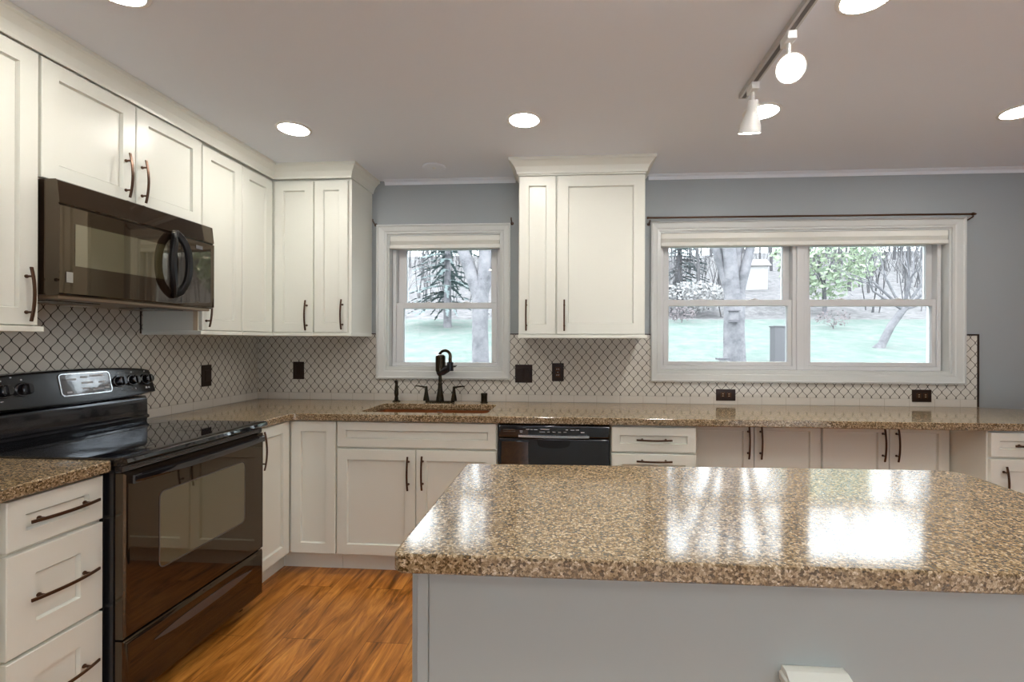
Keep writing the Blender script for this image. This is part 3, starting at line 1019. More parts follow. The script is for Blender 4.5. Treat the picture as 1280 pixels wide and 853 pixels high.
# ------------------------------------------------------------------ range
r = thing('range', 'black freestanding electric range with glass cooktop between the left counters', 'range', (0.35, -1.33, 0))
ya, yb = -1.711, -0.951
m = MB()
m.box(0.03, ya + 0.002, 0.05, 0.655, yb - 0.002, 0.893)
for x in (0.08, 0.60):
    for y in (ya + 0.06, yb - 0.06):
        m.lathe([(0.02, 0), (0.02, 0.05)], (x, y, 0.0), seg=12)
body = m.build('body', M['blacksatin'], r)
# cooktop with rolled front edge
m = MB()
prof = [(0.085, 0.8935), (0.690, 0.8935), (0.704, 0.898), (0.710, 0.906), (0.706, 0.918), (0.692, 0.924), (0.672, 0.9235), (0.655, 0.9215), (0.10, 0.9215), (0.085, 0.9215)]
m.loops([[(x, y, z) for x, z in prof] for y in (ya, yb)])
ct = m.build('cooktop', M['blackglass'], r, smooth=True)
for (x, y, rad) in ((0.50, -1.52, 0.105), (0.50, -1.14, 0.085), (0.24, -1.52, 0.08), (0.24, -1.14, 0.105)):
    m = MB()
    m.loops([[(x + math.cos(t * math.pi / 20) * q, y + math.sin(t * math.pi / 20) * q, 0.9215 + h) for t in range(40)] for q, h in ((rad, 0.0001), (rad, 0.0004), (rad - 0.002, 0.0004), (rad - 0.002, 0.0001))], cap0=False, cap1=False)
    m.build('burner_ring', M['blacksatin'], ct)
# backguard
m = MB()
prof = [(0.014, 0.894), (0.084, 0.922), (0.088, 0.935), (0.098, 0.940), (0.098, 0.950), (0.088, 0.956), (0.086, 1.030), (0.078, 1.046), (0.060, 1.050), (0.014, 1.050)]
m.loops([[(x, y, z) for x, z in prof] for y in (ya + 0.004, yb - 0.022)])
bk = m.build('backguard', M['black'], r, smooth=True)
# console: tilted face with arched top edge, tapering at the ends
def con_top(y):
    q = (y - (ya + yb) / 2) / ((yb - ya) / 2)
    return 1.200 - 0.016 * q * q - 0.010 * q ** 8
rings = []
NS = 20
for i in range(NS + 1):
    q = i / NS
    y = ya + 0.002 + (yb - ya - 0.008) * q
    e = abs(2 * q - 1)
    bz = 1.056 + 0.010 * e * e
    tz = con_top(y)
    x_b = 0.120 - 0.006 * e ** 10; x_t = 0.088 - 0.006 * e ** 10
    rings.append([(0.014, y, bz), (x_b - 0.02, y, bz - 0.005), (x_b, y, bz + 0.003), (x_b - 0.001, y, bz + 0.012), (x_t + 0.002, y, tz - 0.01), (x_t - 0.006, y, tz), (0.03, y, tz), (0.014, y, tz - 0.01)])
m = MB().loops(rings)
con = m.build('control_console', M['blacksatin'], r, smooth=True)


def CF(y, z, d):
    """a point on the console's tilted face, d outwards"""
    e = abs(2 * (y - ya) / (yb - ya) - 1)
    bz = 1.056 + 0.010 * e * e
    f = (z - bz) / (con_top(y) - bz)
    n = Vector((0.145, 0, 0.032)).normalized()
    return Vector((0.120 - 0.032 * f, y, z)) + n * d


for ky in (-1.605, -1.537, -1.143, -1.072, -0.998):
    kz = 1.133
    c = CF(ky, kz, 0.0002)
    m = MB()
    m.lathe([(0.029, 0), (0.028, 0.004), (0.024, 0.007)], c, (0.145, 0, 0.032), seg=24)
    m.build('knob_ring', M['bronzegloss'], con, smooth=True) if False else None
    m.lathe([(0.0225, 0.007), (0.021, 0.026), (0.018, 0.029), (0.003, 0.029)], c, (0.145, 0, 0.032), seg=24)
    p0, p1 = CF(ky, kz - 0.017, 0.029), CF(ky, kz + 0.017, 0.029)
    m.bar([p0, p1], 0.009, 0.012, (0, 1, 0))
    m.build('knob', M['black'], con, smooth=True)
# display window with a raised frame
m = MB()
q = fillet([(-1.405, 1.089), (-1.183, 1.089), (-1.183, 1.184), (-1.405, 1.184)], {i: 0.016 for i in range(4)}, 5)
qi = offset_poly(q, 0.004)
R = [[m.bm.verts.new(CF(p[0], p[1], d)) for p in pl] for pl, d in ((q, 0.0), (q, 0.004), (qi, 0.004), (qi, 0.0))]
for a, b in zip(R, R[1:]):
    for i in range(len(q)):
        j = (i + 1) % len(q)
        m.face((a[i], a[j], b[j], b[i]))
dp = m.build('display_frame', M['chrome'], con, smooth=True)
m = MB()
qi = offset_poly(q, 0.0045)
m.loops([[CF(p[0], p[1], d) for p in qi] for d in (0.0003, 0.0018)])
m.build('display', M['display'], con)
m = MB()
rng = random.Random(3)
def mark(y, z, wd, hh):
    m.loops([[CF(y + a * wd / 2, z + b * hh / 2, d) for a, b in ((-1, -1), (1, -1), (1, 1), (-1, 1))] for d in (0.0003, 0.0012)])
for ky in (-1.605, -1.537, -1.143, -1.072, -0.998):
    mark(ky, 1.172, 0.006, 0.005); mark(ky - 0.008, 1.092, 0.010, 0.009); mark(ky + 0.006, 1.092, 0.008, 0.008)
mark(-1.57, 1.183, 0.006, 0.004); mark(-1.287, 1.076, 0.026, 0.006)
for i in range(4):
    mark(-1.375 + 0.05 * i, 1.115, 0.02, 0.0)
m.build('printed_marks', M['marks'], con)
m = MB()
for (y, z, wd) in ((-1.355, 1.158, 0.04), (-1.30, 1.165, 0.03), (-1.245, 1.168, 0.06), (-1.29, 1.140, 0.05), (-1.225, 1.138, 0.03), (-1.30, 1.115, 0.03), (-1.245, 1.108, 0.05), (-1.205, 1.112, 0.02), (-1.37, 1.105, 0.02)):
    m.loops([[CF(y + a * wd / 2, z + b * 0.004, d) for a, b in ((-1, -1), (1, -1), (1, 1), (-1, 1))] for d in (0.0018, 0.0024)])
m.build('display_marks', M['marks'], con)

# vent strip under the cooktop
m = MB()
m.box(0.6555, ya + 0.004, 0.868, 0.682, yb - 0.004, 0.8925)
vs = m.build('vent_strip', M['black'], r, bevel=0.003)
m = MB()
for i in range(2):
    m.box(0.6822, ya + 0.03, 0.873 + i * 0.009, 0.6835, yb - 0.03, 0.877 + i * 0.009)
m.build('vent_slots', M['trackslot'], vs)
# oven door
OF = face_left(0.656)
od = rect_rings(MB(), OF, ya + 0.006, yb - 0.006, 0.292, 0.866, [(0, 0), (0, 0.030), (0.006, 0.036), (0.02, 0.037)]).build('oven_door', M['brownglass'], r, smooth=True)
m = MB()
q = fillet([(-1.563, 0.476), (-1.100, 0.476), (-1.100, 0.757), (-1.563, 0.757)], {i: 0.02 for i in range(4)}, 5)
m.loops([[OF(p[0], p[1], d) for p in q] for d in (0.0372, 0.0380)])
ow = m.build('oven_window', M['ovenwin'], od)
m = MB()
qo, qi = offset_poly(q, -0.005), q
R = [[m.bm.verts.new(OF(p[0], p[1], d)) for p in pl] for pl, d in ((qo, 0.0371), (qo, 0.0384), (qi, 0.0384), (qi, 0.0371))]
for A, B in zip(R, R[1:]):
    for i in range(len(q)):
        m.face((A[i], A[(i + 1) % len(q)], B[(i + 1) % len(q)], B[i]))
m.build('window_border', M['grip'], od)
# bowed towel-bar handle
m = MB()
rings = []
for i in range(21):
    s = -1 + i / 10
    y = -1.331 + 0.352 * s
    d = 0.048 + 0.022 * (1 - s * s)
    z = 0.842
    rings.append([OF(y, z + a * 0.016, d + b) for a, b in ((-1, -.006), (-.7, .007), (0, .011), (.7, .009), (1, -.002), (.6, -.011), (-.6, -.011))])
m.loops(rings)
for s in (-0.97, 0.97):
    y = -1.331 + 0.352 * s
    m.box(0.6925, y - 0.014, 0.828, 0.712, y + 0.014, 0.857)
m.build('door_handle', M['blackglass'], od, smooth=True)
# storage drawer with lens-shaped grip
sd = rect_rings(MB(), OF, ya + 0.006, yb - 0.006, 0.062, 0.284, [(0, 0), (0, 0.028), (0.008, 0.036), (0.02, 0.038)]).build('storage_drawer', M['brownglass'], r, smooth=True)
m = MB()
pts = []
for i in range(25):
    s = -1 + i / 12
    pts.append((-1.318 + 0.27 * s, 0.2215 + 0.018 * (1 - abs(s) ** 3.0)))
for i in range(24, -1, -1):
    s = -1 + i / 12
    pts.append((-1.318 + 0.27 * s, 0.2215 - 0.018 * (1 - abs(s) ** 3.0) - 0.0002))
m.loops([[OF(p[0], p[1], d) for p in pts] for d in (0.0382, 0.0415)], cap0=True)
m.build('grip', M['grip'], sd, smooth=True)

# ------------------------------------------------------------------ switch and outlet plates
def plate(P, a0, a1, z0, z1, name, label, cat, kind):
    c = P((a0 + a1) / 2, (z0 + z1) / 2, 0)
    r = thing(name, label, cat, c, 'bronze switch and outlet plates')
    rect_rings(MB(), P, a0, a1, z0, z1, [(0, 0.0001), (0, 0.004), (0.003, 0.006), (0.006, 0.0062)]).build('cover_plate', M['plate'], r)
    ac, zc = (a0 + a1) / 2, (z0 + z1) / 2
    if kind == 'rocker':
        rect_rings(MB(), P, ac - 0.017, ac + 0.017, zc - 0.033, zc + 0.033, [(0, 0.0063), (0, 0.008), (0.002, 0.0095)]).build('rocker', M['plate'], r)
    elif kind == 'double':
        for k in (-0.024, 0.024):
            rect_rings(MB(), P, ac + k - 0.016, ac + k + 0.016, zc - 0.033, zc + 0.033, [(0, 0.0063), (0, 0.008), (0.002, 0.0095)]).build('rocker', M['plate'], r)
    elif kind == 'duplex':
        for k in (-0.020, 0.020):
            o = rect_rings(MB(), P, ac - 0.017, ac + 0.017, zc + k - 0.015, zc + k + 0.015, [(0, 0.0063), (0, 0.008), (0.003, 0.009)]).build('receptacle', M['bronze'], r)
            m = MB()
            for s in (-0.0065, 0.0065):
                rect_rings(m, P, ac + s - 0.0015, ac + s + 0.0015, zc + k - 0.004, zc + k + 0.006, [(0, 0.009), (0, 0.0095)])
            m.build('slots', M['marks'], o)
        MB().lathe([(0.003, 0), (0.003, 0.0015)], P(ac, zc, 0.0064), P(0, 0, 1) - P(0, 0, 0), seg=10).build('screw', M['marks'], r)
    else:   # sideways duplex
        for k in (-0.020, 0.020):
            o = rect_rings(MB(), P, ac + k - 0.015, ac + k + 0.015, zc - 0.017, zc + 0.017, [(0, 0.0063), (0, 0.008), (0.003, 0.009)]).build('receptacle', M['bronze'], r)
            m = MB()
            for s in (-0.0065, 0.0065):
                rect_rings(m, P, ac + k - 0.005, ac + k + 0.005, zc + s - 0.0015, zc + s + 0.0015, [(0, 0.009), (0, 0.0095)])
            m.build('slots', M['cabinet_inside'], o)


PB, PL = face_back(-0.0086), face_left(0.0086)
plate(PL, -0.524, -0.446, 1.047, 1.177, 'light_switch', 'brown switch plate on the left-wall tile right of the range', 'switch', 'rocker')
plate(PB, 0.274, 0.354, 1.056, 1.178, 'light_switch', 'dark bronze switch plate on the back tile in the corner left of the sink', 'switch', 'rocker')
plate(PB, 1.847, 1.964, 1.046, 1.168, 'light_switch', 'wide dark double switch plate beside the small window under the wall cabinet', 'switch', 'double')
plate(PB, 2.098, 2.177, 1.058, 1.179, 'outlet', 'upright dark outlet below the wall cabinet between the windows', 'outlet', 'duplex')
plate(PB, 3.184, 3.309, 0.939, 1.015, 'outlet', 'sideways dark outlet under the left half of the long window', 'outlet', 'side')
plate(PB, 4.416, 4.534, 0.945, 1.024, 'outlet', 'sideways dark outlet under the right end of the long window', 'outlet', 'side')


# ------------------------------------------------------------------ curtain hardware
def bracket(root, x, z, reach=0.055, tip=True):
    m = MB()
    m.lathe([(0.011, 0), (0.011, 0.004), (0.006, 0.006)], (x, -0.0003, z - 0.02), (0, -1, 0), seg=14)
    m.tube([(x, -0.004, z - 0.02), (x, -0.03, z - 0.018), (x, -reach, z - 0.008)], 0.0045, 8)
    if tip:
        m.tube([(x, -reach, z - 0.010), (x, -reach - 0.009, z - 0.004), (x, -reach - 0.009, z + 0.008)], 0.0042, 8)
    return m


r = thing('curtain_rod', 'thin dark bronze curtain rod over the long right window', 'curtain rod', (3.74, -0.06, 2.13))
m = MB()
m.tube([(2.733, -0.062, 2.1415), (4.733, -0.062, 2.1365)], 0.0062, 10)
rod = m.build('rod', M['bronze'], r, smooth=True)
m = MB()
m.lathe([(0.0062, 0), (0.010, 0.004), (0.011, 0.012), (0.006, 0.026), (0.001, 0.032)], (4.733, -0.062, 2.1365), (1, 0, 0), seg=12)
m.build('finial', M['bronze'], r, smooth=True)
m = MB()
m.lathe([(0.0062, 0), (0.009, 0.003), (0.009, 0.008), (0.004, 0.012)], (2.733, -0.062, 2.1415), (-1, 0, 0), seg=12)
m.build('finial', M['bronze'], r, smooth=True)
for x, z in ((2.742, 2.134), (4.745, 2.130)):
    bracket(r, x, z, 0.062, False).build('bracket', M['bronze'], r, smooth=True)
for x, z, lab in ((0.866, 2.155, 'small dark rod bracket at the upper left corner of the small window'), (1.822, 2.152, 'small dark rod bracket at the upper right corner of the small window')):
    o = bracket(None, x, z, 0.045).build('rod_bracket', M['bronze'], smooth=True)
    tag(o, lab, 'bracket', 'bare rod brackets of the small window')


# ------------------------------------------------------------------ cellular shades, drawn up
def shade(op, tabs, label, n=5):
    x0, x1, z1 = op[0] + 0.014, op[1] - 0.014, op[3] - 0.0125
    r = thing('cellular_shade', label, 'window shade', ((x0 + x1) / 2, 0.02, z1))
    MB().box(x0, 0.003, z1 - 0.038, x1, 0.048, z1 - 0.0003).build('head_rail', M['shade'], r, bevel=0.003)
    m = MB()
    pr = []
    zt = z1 - 0.0385
    for i in range(n + 1):
        pr.append((0.006, zt - 0.0045 * i))
        if i < n:
            pr.append((0.002, zt - 0.0045 * i - 0.00225))
    back = [(0.044, z) for _, z in reversed(pr)]
    m.loops([[(x, y, z) for y, z in pr + back] for x in (x0 + 0.003, x1 - 0.003)])
    m.build('pleats', M['shade'], r)
    zb = zt - 0.0045 * n - 0.0003
    MB().box(x0, 0.001, zb - 0.026, x1, 0.048, zb).build('bottom_rail', M['shade'], r, bevel=0.003)
    for t in tabs:
        m = MB()
        m.tube([(t - 0.025, -0.001, zb - 0.022), (t, -0.006, zb - 0.027), (t + 0.025, -0.001, zb - 0.022)], 0.004, 8)
        m.tube([(t - 0.025, -0.001, zb + 0.002), (t, -0.006, zb - 0.003), (t + 0.025, -0.001, zb + 0.002)], 0.003, 8)
        m.build('lift_tab', M['shade'], r, smooth=True)


shade(W1['op'], (1.35,), 'white cellular shade drawn up at the top of the small window')
shade(W2['op'], (3.28, 4.18), 'long white cellular shade drawn up at the top of the right window')


# ------------------------------------------------------------------ ceiling lights
def can_light(x, y, label):
    r = thing('recessed_light', label, 'ceiling light', (x, y, CEIL), 'recessed ceiling lights')
    MB().lathe([(0.088, 0), (0.088, -0.003), (0.080, -0.007), (0.074, -0.006), (0.072, -0.001), (0.072, -0.0002)], (x, y, CEIL - 0.0002), seg=32).build('trim_ring', M['white'], r, smooth=True)
    m = MB()
    m.lathe([(0.0715, 0), (0.071, -0.006), (0.060, -0.0085)], (x, y, CEIL - 0.0005), seg=24)
    m.build('lens', M['lens'], r, smooth=True)


for x, y, lab in ((0.772, -0.838, 'recessed ceiling light above the corner cabinets, left of centre'),
                  (1.988, -0.864, 'recessed ceiling light in front of the wall cabinet between the windows'),
                  (3.140, -0.878, 'recessed ceiling light right behind the low white track head'),
                  (4.375, -0.800, 'recessed ceiling light cut by the right picture edge'),
                  (0.79, -1.838, 'recessed ceiling light at the top left picture edge over the left cabinets'),
                  (3.17, -1.645, 'recessed ceiling light at the top picture edge right of the track'),
                  (1.95, -2.75, 'added recessed fill light over the camera position, out of the picture'),  # this and the following cans are unseen, added to light the room
                  (3.20, -2.75, 'added recessed fill light behind the island, out of the picture'),
                  (4.50, -2.40, 'added recessed fill light over the right part of the room, out of the picture'),
                  (1.0, -3.9, 'added recessed fill light behind the camera on the left, out of the picture'),
                  (3.0, -4.2, 'added recessed fill light behind the camera, centre of the room, out of the picture'),
                  (5.2, -4.2, 'added recessed fill light in the far right rear, out of the picture')):
    can_light(x, y, lab)

r = thing('track_light', 'white ceiling track light with two spot heads above the island', 'track light', (2.99, -1.6, CEIL))
m = MB()
m.box(2.972, -2.5, 2.416, 3.008, -1.05, CEIL - 0.0003)
tk = m.build('track', M['track'], r, bevel=0.002)
MB().box(2.982, -2.49, 2.4148, 2.998, -1.06, 2.4158).build('slot', M['trackslot'], tk)


def spot(y, aim, drop, label):
    """track head: adapter, stem, bell shade, bulb; aim = direction of the beam"""
    m = MB()
    m.box(2.974, y - 0.032, 2.385, 3.006, y + 0.032, 2.4145)
    h = m.build('spot_head', M['white'], r, bevel=0.003)
    h['label'] = label
    m = MB()
    piv = Vector((2.99, y, 2.385 - drop))
    m.tube([(2.99, y, 2.3848), piv], 0.007, 10)
    m.lathe([(0.004, -0.012), (0.012, -0.010), (0.012, 0.010), (0.004, 0.012)], piv, (1, 0, 0), seg=14)
    m.build('stem', M['white'], h, smooth=True)
    ax = Vector(aim).normalized()
    c = piv - ax * 0.012
    m = MB()
    m.lathe([(0.004, 0.0), (0.020, 0.002), (0.022, 0.010), (0.022, 0.048), (0.026, 0.056), (0.042, 0.100), (0.045, 0.128), (0.0465, 0.132), (0.043, 0.131), (0.038, 0.100), (0.020, 0.060), (0.004, 0.058)], c, ax, seg=28)
    m.build('bell_shade', M['white'], h, smooth=True)
    m = MB()
    m.lathe([(0.010, 0.066), (0.026, 0.085), (0.036, 0.112), (0.038, 0.122), (0.028, 0.130), (0.006, 0.134)], c, ax, seg=24)
    m.build('bulb', M['bulb'], h, smooth=True)


spot(-1.17, (0.0, 0.34, -1), 0.045, 'spot head at the track end pointing straight down')
spot(-1.50, (-0.28, -0.80, -0.55), 0.075, 'spot head with its lit bulb turned to the viewer')
spot(-2.35, (0.3, 0.2, -0.9), 0.06, 'spot head nearest the viewer')

r = thing('ceiling_cover', 'flat white round cover disc on the ceiling over the small window', 'ceiling disc', (1.352, -0.255, CEIL))
MB().lathe([(0.072, -0.0002), (0.072, -0.006), (0.068, -0.009), (0.060, -0.010)], (1.352, -0.255, CEIL), seg=32).build('disc', M['ceiling'], r, smooth=True)
MB().lathe([(0.012, 0), (0.010, -0.002), (0.002, -0.003)], (1.352, -0.255, CEIL - 0.0101), seg=16).build('button', M['white'], r, smooth=True)

# ------------------------------------------------------------------ island
r = thing('kitchen_island', 'pale grey-white kitchen island base with paneled front below the speckled top', 'island', (2.65, -1.98, 0))
IX0, IX1, IY0, IY1 = 1.915, 3.40, -2.285, -1.69
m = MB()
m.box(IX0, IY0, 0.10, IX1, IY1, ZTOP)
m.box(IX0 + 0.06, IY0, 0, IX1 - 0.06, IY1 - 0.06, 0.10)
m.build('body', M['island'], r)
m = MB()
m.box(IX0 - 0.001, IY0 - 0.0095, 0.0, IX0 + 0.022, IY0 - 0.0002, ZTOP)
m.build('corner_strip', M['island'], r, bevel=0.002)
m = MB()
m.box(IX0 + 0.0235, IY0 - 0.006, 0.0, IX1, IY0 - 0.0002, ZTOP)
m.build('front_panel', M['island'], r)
# capped pilaster block on the front
px0, px1, pt = 2.634, 2.752, 0.702
yf = IY0 - 0.0062
m = MB()
m.box(px0 + 0.006, yf - 0.030, 0.0, px1 - 0.006, yf, pt - 0.03)
pil = m.build('pilaster', M['cabinet'], r, bevel=0.002)
m = MB()
rings = []
for z, e, d in ((pt - 0.075, 0.004, 0.032), (pt - 0.05, 0.004, 0.032), (pt - 0.046, 0.0, 0.040), (pt - 0.030, 0.0, 0.042), (pt - 0.026, -0.003, 0.046), (pt - 0.012, -0.004, 0.048), (pt - 0.009, 0.0, 0.044), (pt, 0.002, 0.018)):
    rings.append([(px0 + e, yf, z), (px0 + e, yf - d, z), (px1 - e, yf - d, z), (px1 - e, yf, z)])
m.loops(rings)
m.build('cap_molding', M['cabinet'], pil)
# doors on the aisle side facing the range
FA = face_aisle(IX0)
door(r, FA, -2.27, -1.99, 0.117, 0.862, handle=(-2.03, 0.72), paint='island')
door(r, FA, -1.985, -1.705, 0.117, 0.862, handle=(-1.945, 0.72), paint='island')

poly = [(1.880, -2.345), (3.470, -2.337), (3.470, -1.612), (1.876, -1.655)]
poly = fillet(poly, {0: 0.022, 1: 0.03, 2: 0.06, 3: 0.02}, 8)
o = slab(poly, [], CT0, CT1 + 0.0005, 0.005).build('island_countertop', M['quartz'])
tag(o, 'brown speckled quartz top of the island reflecting the windows', 'countertop')

# ------------------------------------------------------------------ outdoors
HP = [(-60, -0.35), (0.15, -0.35), (6, 0.12), (12, 0.82), (14, 1.14), (20, 2.15), (26, 3.35), (40, 7.0), (60, 12.6), (90, 17.5), (130, 22)]


def gh(y):
    for (a, ha), (b, hb) in zip(HP, HP[1:]):
        if y <= b:
            return ha + (hb - ha) * (y - a) / (b - a)
    return HP[-1][1]


def ground(ys, x0=-70, x1=120, nx=48, jit=0.0):
    m = MB()
    rng = random.Random(2)
    m.loops([[(x0 + (x1 - x0) * i / nx, y, gh(y) + (rng.uniform(-jit, jit) if 0 < k < len(ys) - 1 else 0)) for i in range(nx + 1)] for k, y in enumerate(ys)], cap0=False, cap1=False, closed=False)
    return m


struct('lawn', ground([0.16, 3, 6, 9, 12, 14, 17, 20, 21.5]), M['lawn'])
struct('hillside', ground([21.5, 24, 26, 30, 35, 40, 50, 60, 75, 90, 130], jit=0.25), M['litter'])
M['bounce'] = make_patchy('bounce_pale', [(0.74, 0.75, 0.77), (0.82, 0.82, 0.83)], 1.0)  # pale so the added ground throws light back indoors
struct('sky_block_wall', MB().box(-30, -13.4, -0.2, 40, -13.0, 3.5), M['roof'])  # unseen wall added to block low sky light from the rear opening
struct('bounce_ground', MB().box(-30, -60, -0.3, 40, -5.76, -0.2), M['bounce'])  # unseen reflector ground, added to bounce daylight up to the ceiling


def branchy(mt, mb_b, base, height, rad, rng, lean=(0, 0), depth=4, fork=0.42, spread=0.55, kids=3, taper=0.62, seg=6):
    """recursive bare tree: trunk tube into mt, limbs into mb_b"""
    def grow(mb, p, d, L, rr, lv):
        n = 4
        pts, rs = [p.copy()], [rr]
        q = p.copy(); dd = d.copy()
        for i in range(n):
            dd = (dd + Vector((rng.uniform(-.14, .14), rng.uniform(-.14, .14), rng.uniform(-.02, .10))) * (1.0 if lv else 0.25)).normalized()
            q = q + dd * (L / n)
            pts.append(q.copy()); rs.append(rr * (1 - (1 - taper) * (i + 1) / n))
        mb.tube(pts, rs, seg if lv < 2 else (4 if lv < 3 else 3))
        if lv >= depth:
            return
        for k in range(kids + (1 if lv == 0 else 0)):
            f = 1.0 if k < 2 else rng.uniform(0.45, 0.95)
            idx = min(n, max(1, int(round(f * n))))
            a = rng.uniform(0, 2 * math.pi)
            s = spread * rng.uniform(0.6, 1.25)
            o1 = dd.orthogonal().normalized(); o2 = dd.cross(o1)
            nd = (dd * math.cos(s) + (o1 * math.cos(a) + o2 * math.sin(a)) * math.sin(s)).normalized()
            grow(mb_b, pts[idx], nd, L * rng.uniform(0.55, 0.82), rs[idx] * rng.uniform(0.55, 0.8), lv + 1)
    grow(mt, Vector(base), Vector((lean[0], lean[1], 1)).normalized(), height * fork, rad, 0)


def bare_tree(name, label, x, y, height, rad, seed, mt='bark', lean=(0, 0), group=None, **k):
    z = gh(y)
    r = thing(name, label, 'tree', (x, y, z), group)
    t, b = MB(), MB()
    branchy(t, b, (x, y, z - 0.1), height, rad, random.Random(seed), lean, **k)
    t.build('trunk', M[mt], r, smooth=True)
    b.build('branches', M[mt], r, smooth=True)
    return r


# the tree outside the small window: stout trunk that forks low
def fork_tree(name, label, x, y, stems, rad, seed, h_fork, extra=4):
    z = gh(y)
    r = thing(name, label, 'tree', (x, y, z))
    rng = random.Random(seed)
    t, b = MB(), MB()
    t.tube([(x, y, z - 0.15), (x, y, z + 0.25), (x - 0.02, y, z + h_fork * .6), (x, y, z + h_fork + 0.15)], [rad * 1.35, rad * 1.05, rad * 0.95, rad * 0.95], 14)
    t.build('trunk', M['bark'], r, smooth=True)
    for (dx, dy, H, rr) in stems:
        p0 = Vector((x + dx * 0.04, y + dy * .04, z + h_fork - 0.1)); p1 = Vector((x + dx, y + dy, z + h_fork + H))
        mid = p0.lerp(p1, 0.5) + Vector((dx * 0.08, 0, 0))
        lm = MB()
        pts = [p0, p0.lerp(mid, .5), mid, mid.lerp(p1, .5), p1]
        lm.tube(pts, [rr, rr * .9, rr * .8, rr * .7, rr * .58], 10)
        lm.build('limb', M['bark'], r, smooth=True)
        for j in range(extra):
            q = pts[2 + j % 3]
            d = Vector((rng.uniform(-1, 1), rng.uniform(-1, 1), rng.uniform(0.1, 1))).normalized()
            branchy(b, b, q, rng.uniform(3.5, 6.0), rr * rng.uniform(0.25, 0.4), rng, (d.x / max(.25, d.z), d.y / max(.25, d.z)), depth=3, kids=2)
    b.build('branches', M['bark'], r, smooth=True)
    return r


fork_tree('maple_tree', 'stout grey bare tree forking low outside the small window', 0.085, 8.0, [(-0.75, 0.1, 2.2, 0.17), (0.25, 0.2, 3.2, 0.17), (0.9, 0.6, 3.0, 0.10)], 0.20, 11, 2.1)
fork_tree('maple_tree', 'big grey bare tree with thick trunk in the left half of the long window', 6.30, 9.0, [(-0.25, 0.2, 3.6, 0.19), (0.85, 0.3, 3.4, 0.14), (-0.9, 0.8, 4.2, 0.13), (0.4, 0.8, 4.6, 0.13)], 0.265, 5, 1.9, extra=6)
# the leaning tree on the right
r = thing('leaning_tree', 'small leaning bare tree on the lawn in the right half of the long window', 'tree', (12.85, 14.0, gh(14)))
t, b = MB(), MB()
z = gh(14)
t.tube([(12.75, 14, z - 0.1), (12.90, 14, z + 0.12), (13.2, 14, z + 0.75), (13.62, 14, z + 1.35)], [0.20, 0.13, 0.12, 0.11], 10)
t.build('trunk', M['bark'], r, smooth=True)
rng = random.Random(21)
for dx, dz, L in ((0.0, 1, 2.6), (0.45, 1, 2.8), (-0.5, 0.8, 2.4), (1.6, 0.55, 2.6), (-1.3, 0.7, 2.6), (0.1, 1, 2.4), (0.9, 0.8, 2.6), (-0.9, 1.0, 2.6)):
    branchy(b, b, (13.60, 14, z + 1.30), L * 1.2, 0.055, rng, (dx / dz, rng.uniform(-.4, .4)), depth=4, kids=2, spread=0.6)
b.build('branches', M['bark'], r, smooth=True)


def leafy(name, label, x, y, h, w, n, seed, m, size=0.22, stem='bark', low=0.25, cat='shrub'):
    z = gh(y)
    r = thing(name, label, cat, (x, y, z))
    rng = random.Random(seed)
    mb = MB()
    for _ in range(n):
        a = rng.uniform(0, 2 * math.pi); u = rng.uniform(-1, 1); rad = rng.uniform(0.45, 1) ** 0.6
        c = math.sqrt(1 - u * u)
        p = Vector((x + w / 2 * rad * c * math.cos(a), y + w / 2 * rad * c * math.sin(a), z + h * (low + (1 - low) * (0.5 + 0.5 * u * rad))))
        d1 = Vector((rng.uniform(-1, 1), rng.uniform(-1, 1), rng.uniform(-1, 1))).normalized() * size * rng.uniform(.6, 1.2)
        d2 = d1.orthogonal().normalized() * d1.length * 0.6
        vs = [mb.bm.verts.new(q) for q in (p - d1, p + d2, p + d1, p - d2)]
        mb.face(vs)
    mb.build('foliage', M[m], r)
    t = MB()
    branchy(t, t, (x, y, z - 0.1), h * 0.95, max(0.03, h * 0.02), rng, depth=3, kids=3, spread=0.6, fork=0.3)
    t.build('stems', M[stem], r, smooth=True)


leafy('leafy_tree', 'tree in fresh yellow-green leaf behind the long window, right half', 15.6, 23.0, 6.4, 5.2, 2600, 4, 'leaves', 0.17, cat='tree', low=0.12)
leafy('pale_shrub', 'broad pale shrub at the lawn edge in the left half of the long window', 8.9, 23.5, 1.75, 4.2, 1500, 8, 'paleshrub', 0.13, 'twigs', 0.05)
leafy('twiggy_shrub', 'low brown twiggy shrub on the leaf litter in the right half of the long window', 13.7, 18.6, 0.85, 1.5, 160, 9, 'twigs', 0.07, 'twigs', 0.1)
leafy('twiggy_shrub', 'low brown twiggy shrub far left behind the long window', 7.6, 20.5, 0.8, 1.6, 200, 10, 'twigs', 0.07, 'twigs', 0.1)


def conifer(label, x, y, h, seed):
    z = gh(y)
    r = thing('evergreen_tree', label, 'tree', (x, y, z))
    rng = random.Random(seed)
    t = MB().tube([(x, y, z - .1), (x, y, z + h)], [h * .022, 0.02], 8)
    t.build('trunk', M['bark'], r, smooth=True)
    mb = MB()
    for i in range(34):
        f = 0.10 + 0.88 * i / 34
        L = h * 0.24 * (1 - f) + 0.25
        for k in range(6):
            a = rng.uniform(0, 2 * math.pi)
            for s in range(20):
                u = 0.12 + 0.88 * s / 20
                p = Vector((x + L * u * math.cos(a), y + L * u * math.sin(a), z + h * f - 0.25 * L * u * u))
                wd = 0.15 * (1 - 0.5 * u) * rng.uniform(0.5, 1.3)
                d1 = Vector((math.cos(a), math.sin(a), -0.3)) * 0.10
                d2 = Vector((-math.sin(a), math.cos(a), rng.uniform(-.5, .2))) * wd
                vs = [mb.bm.verts.new(q) for q in (p - d1, p + d2, p + d1, p - d2)]
                mb.face(vs)
    mb.build('boughs', M['needles'], r)


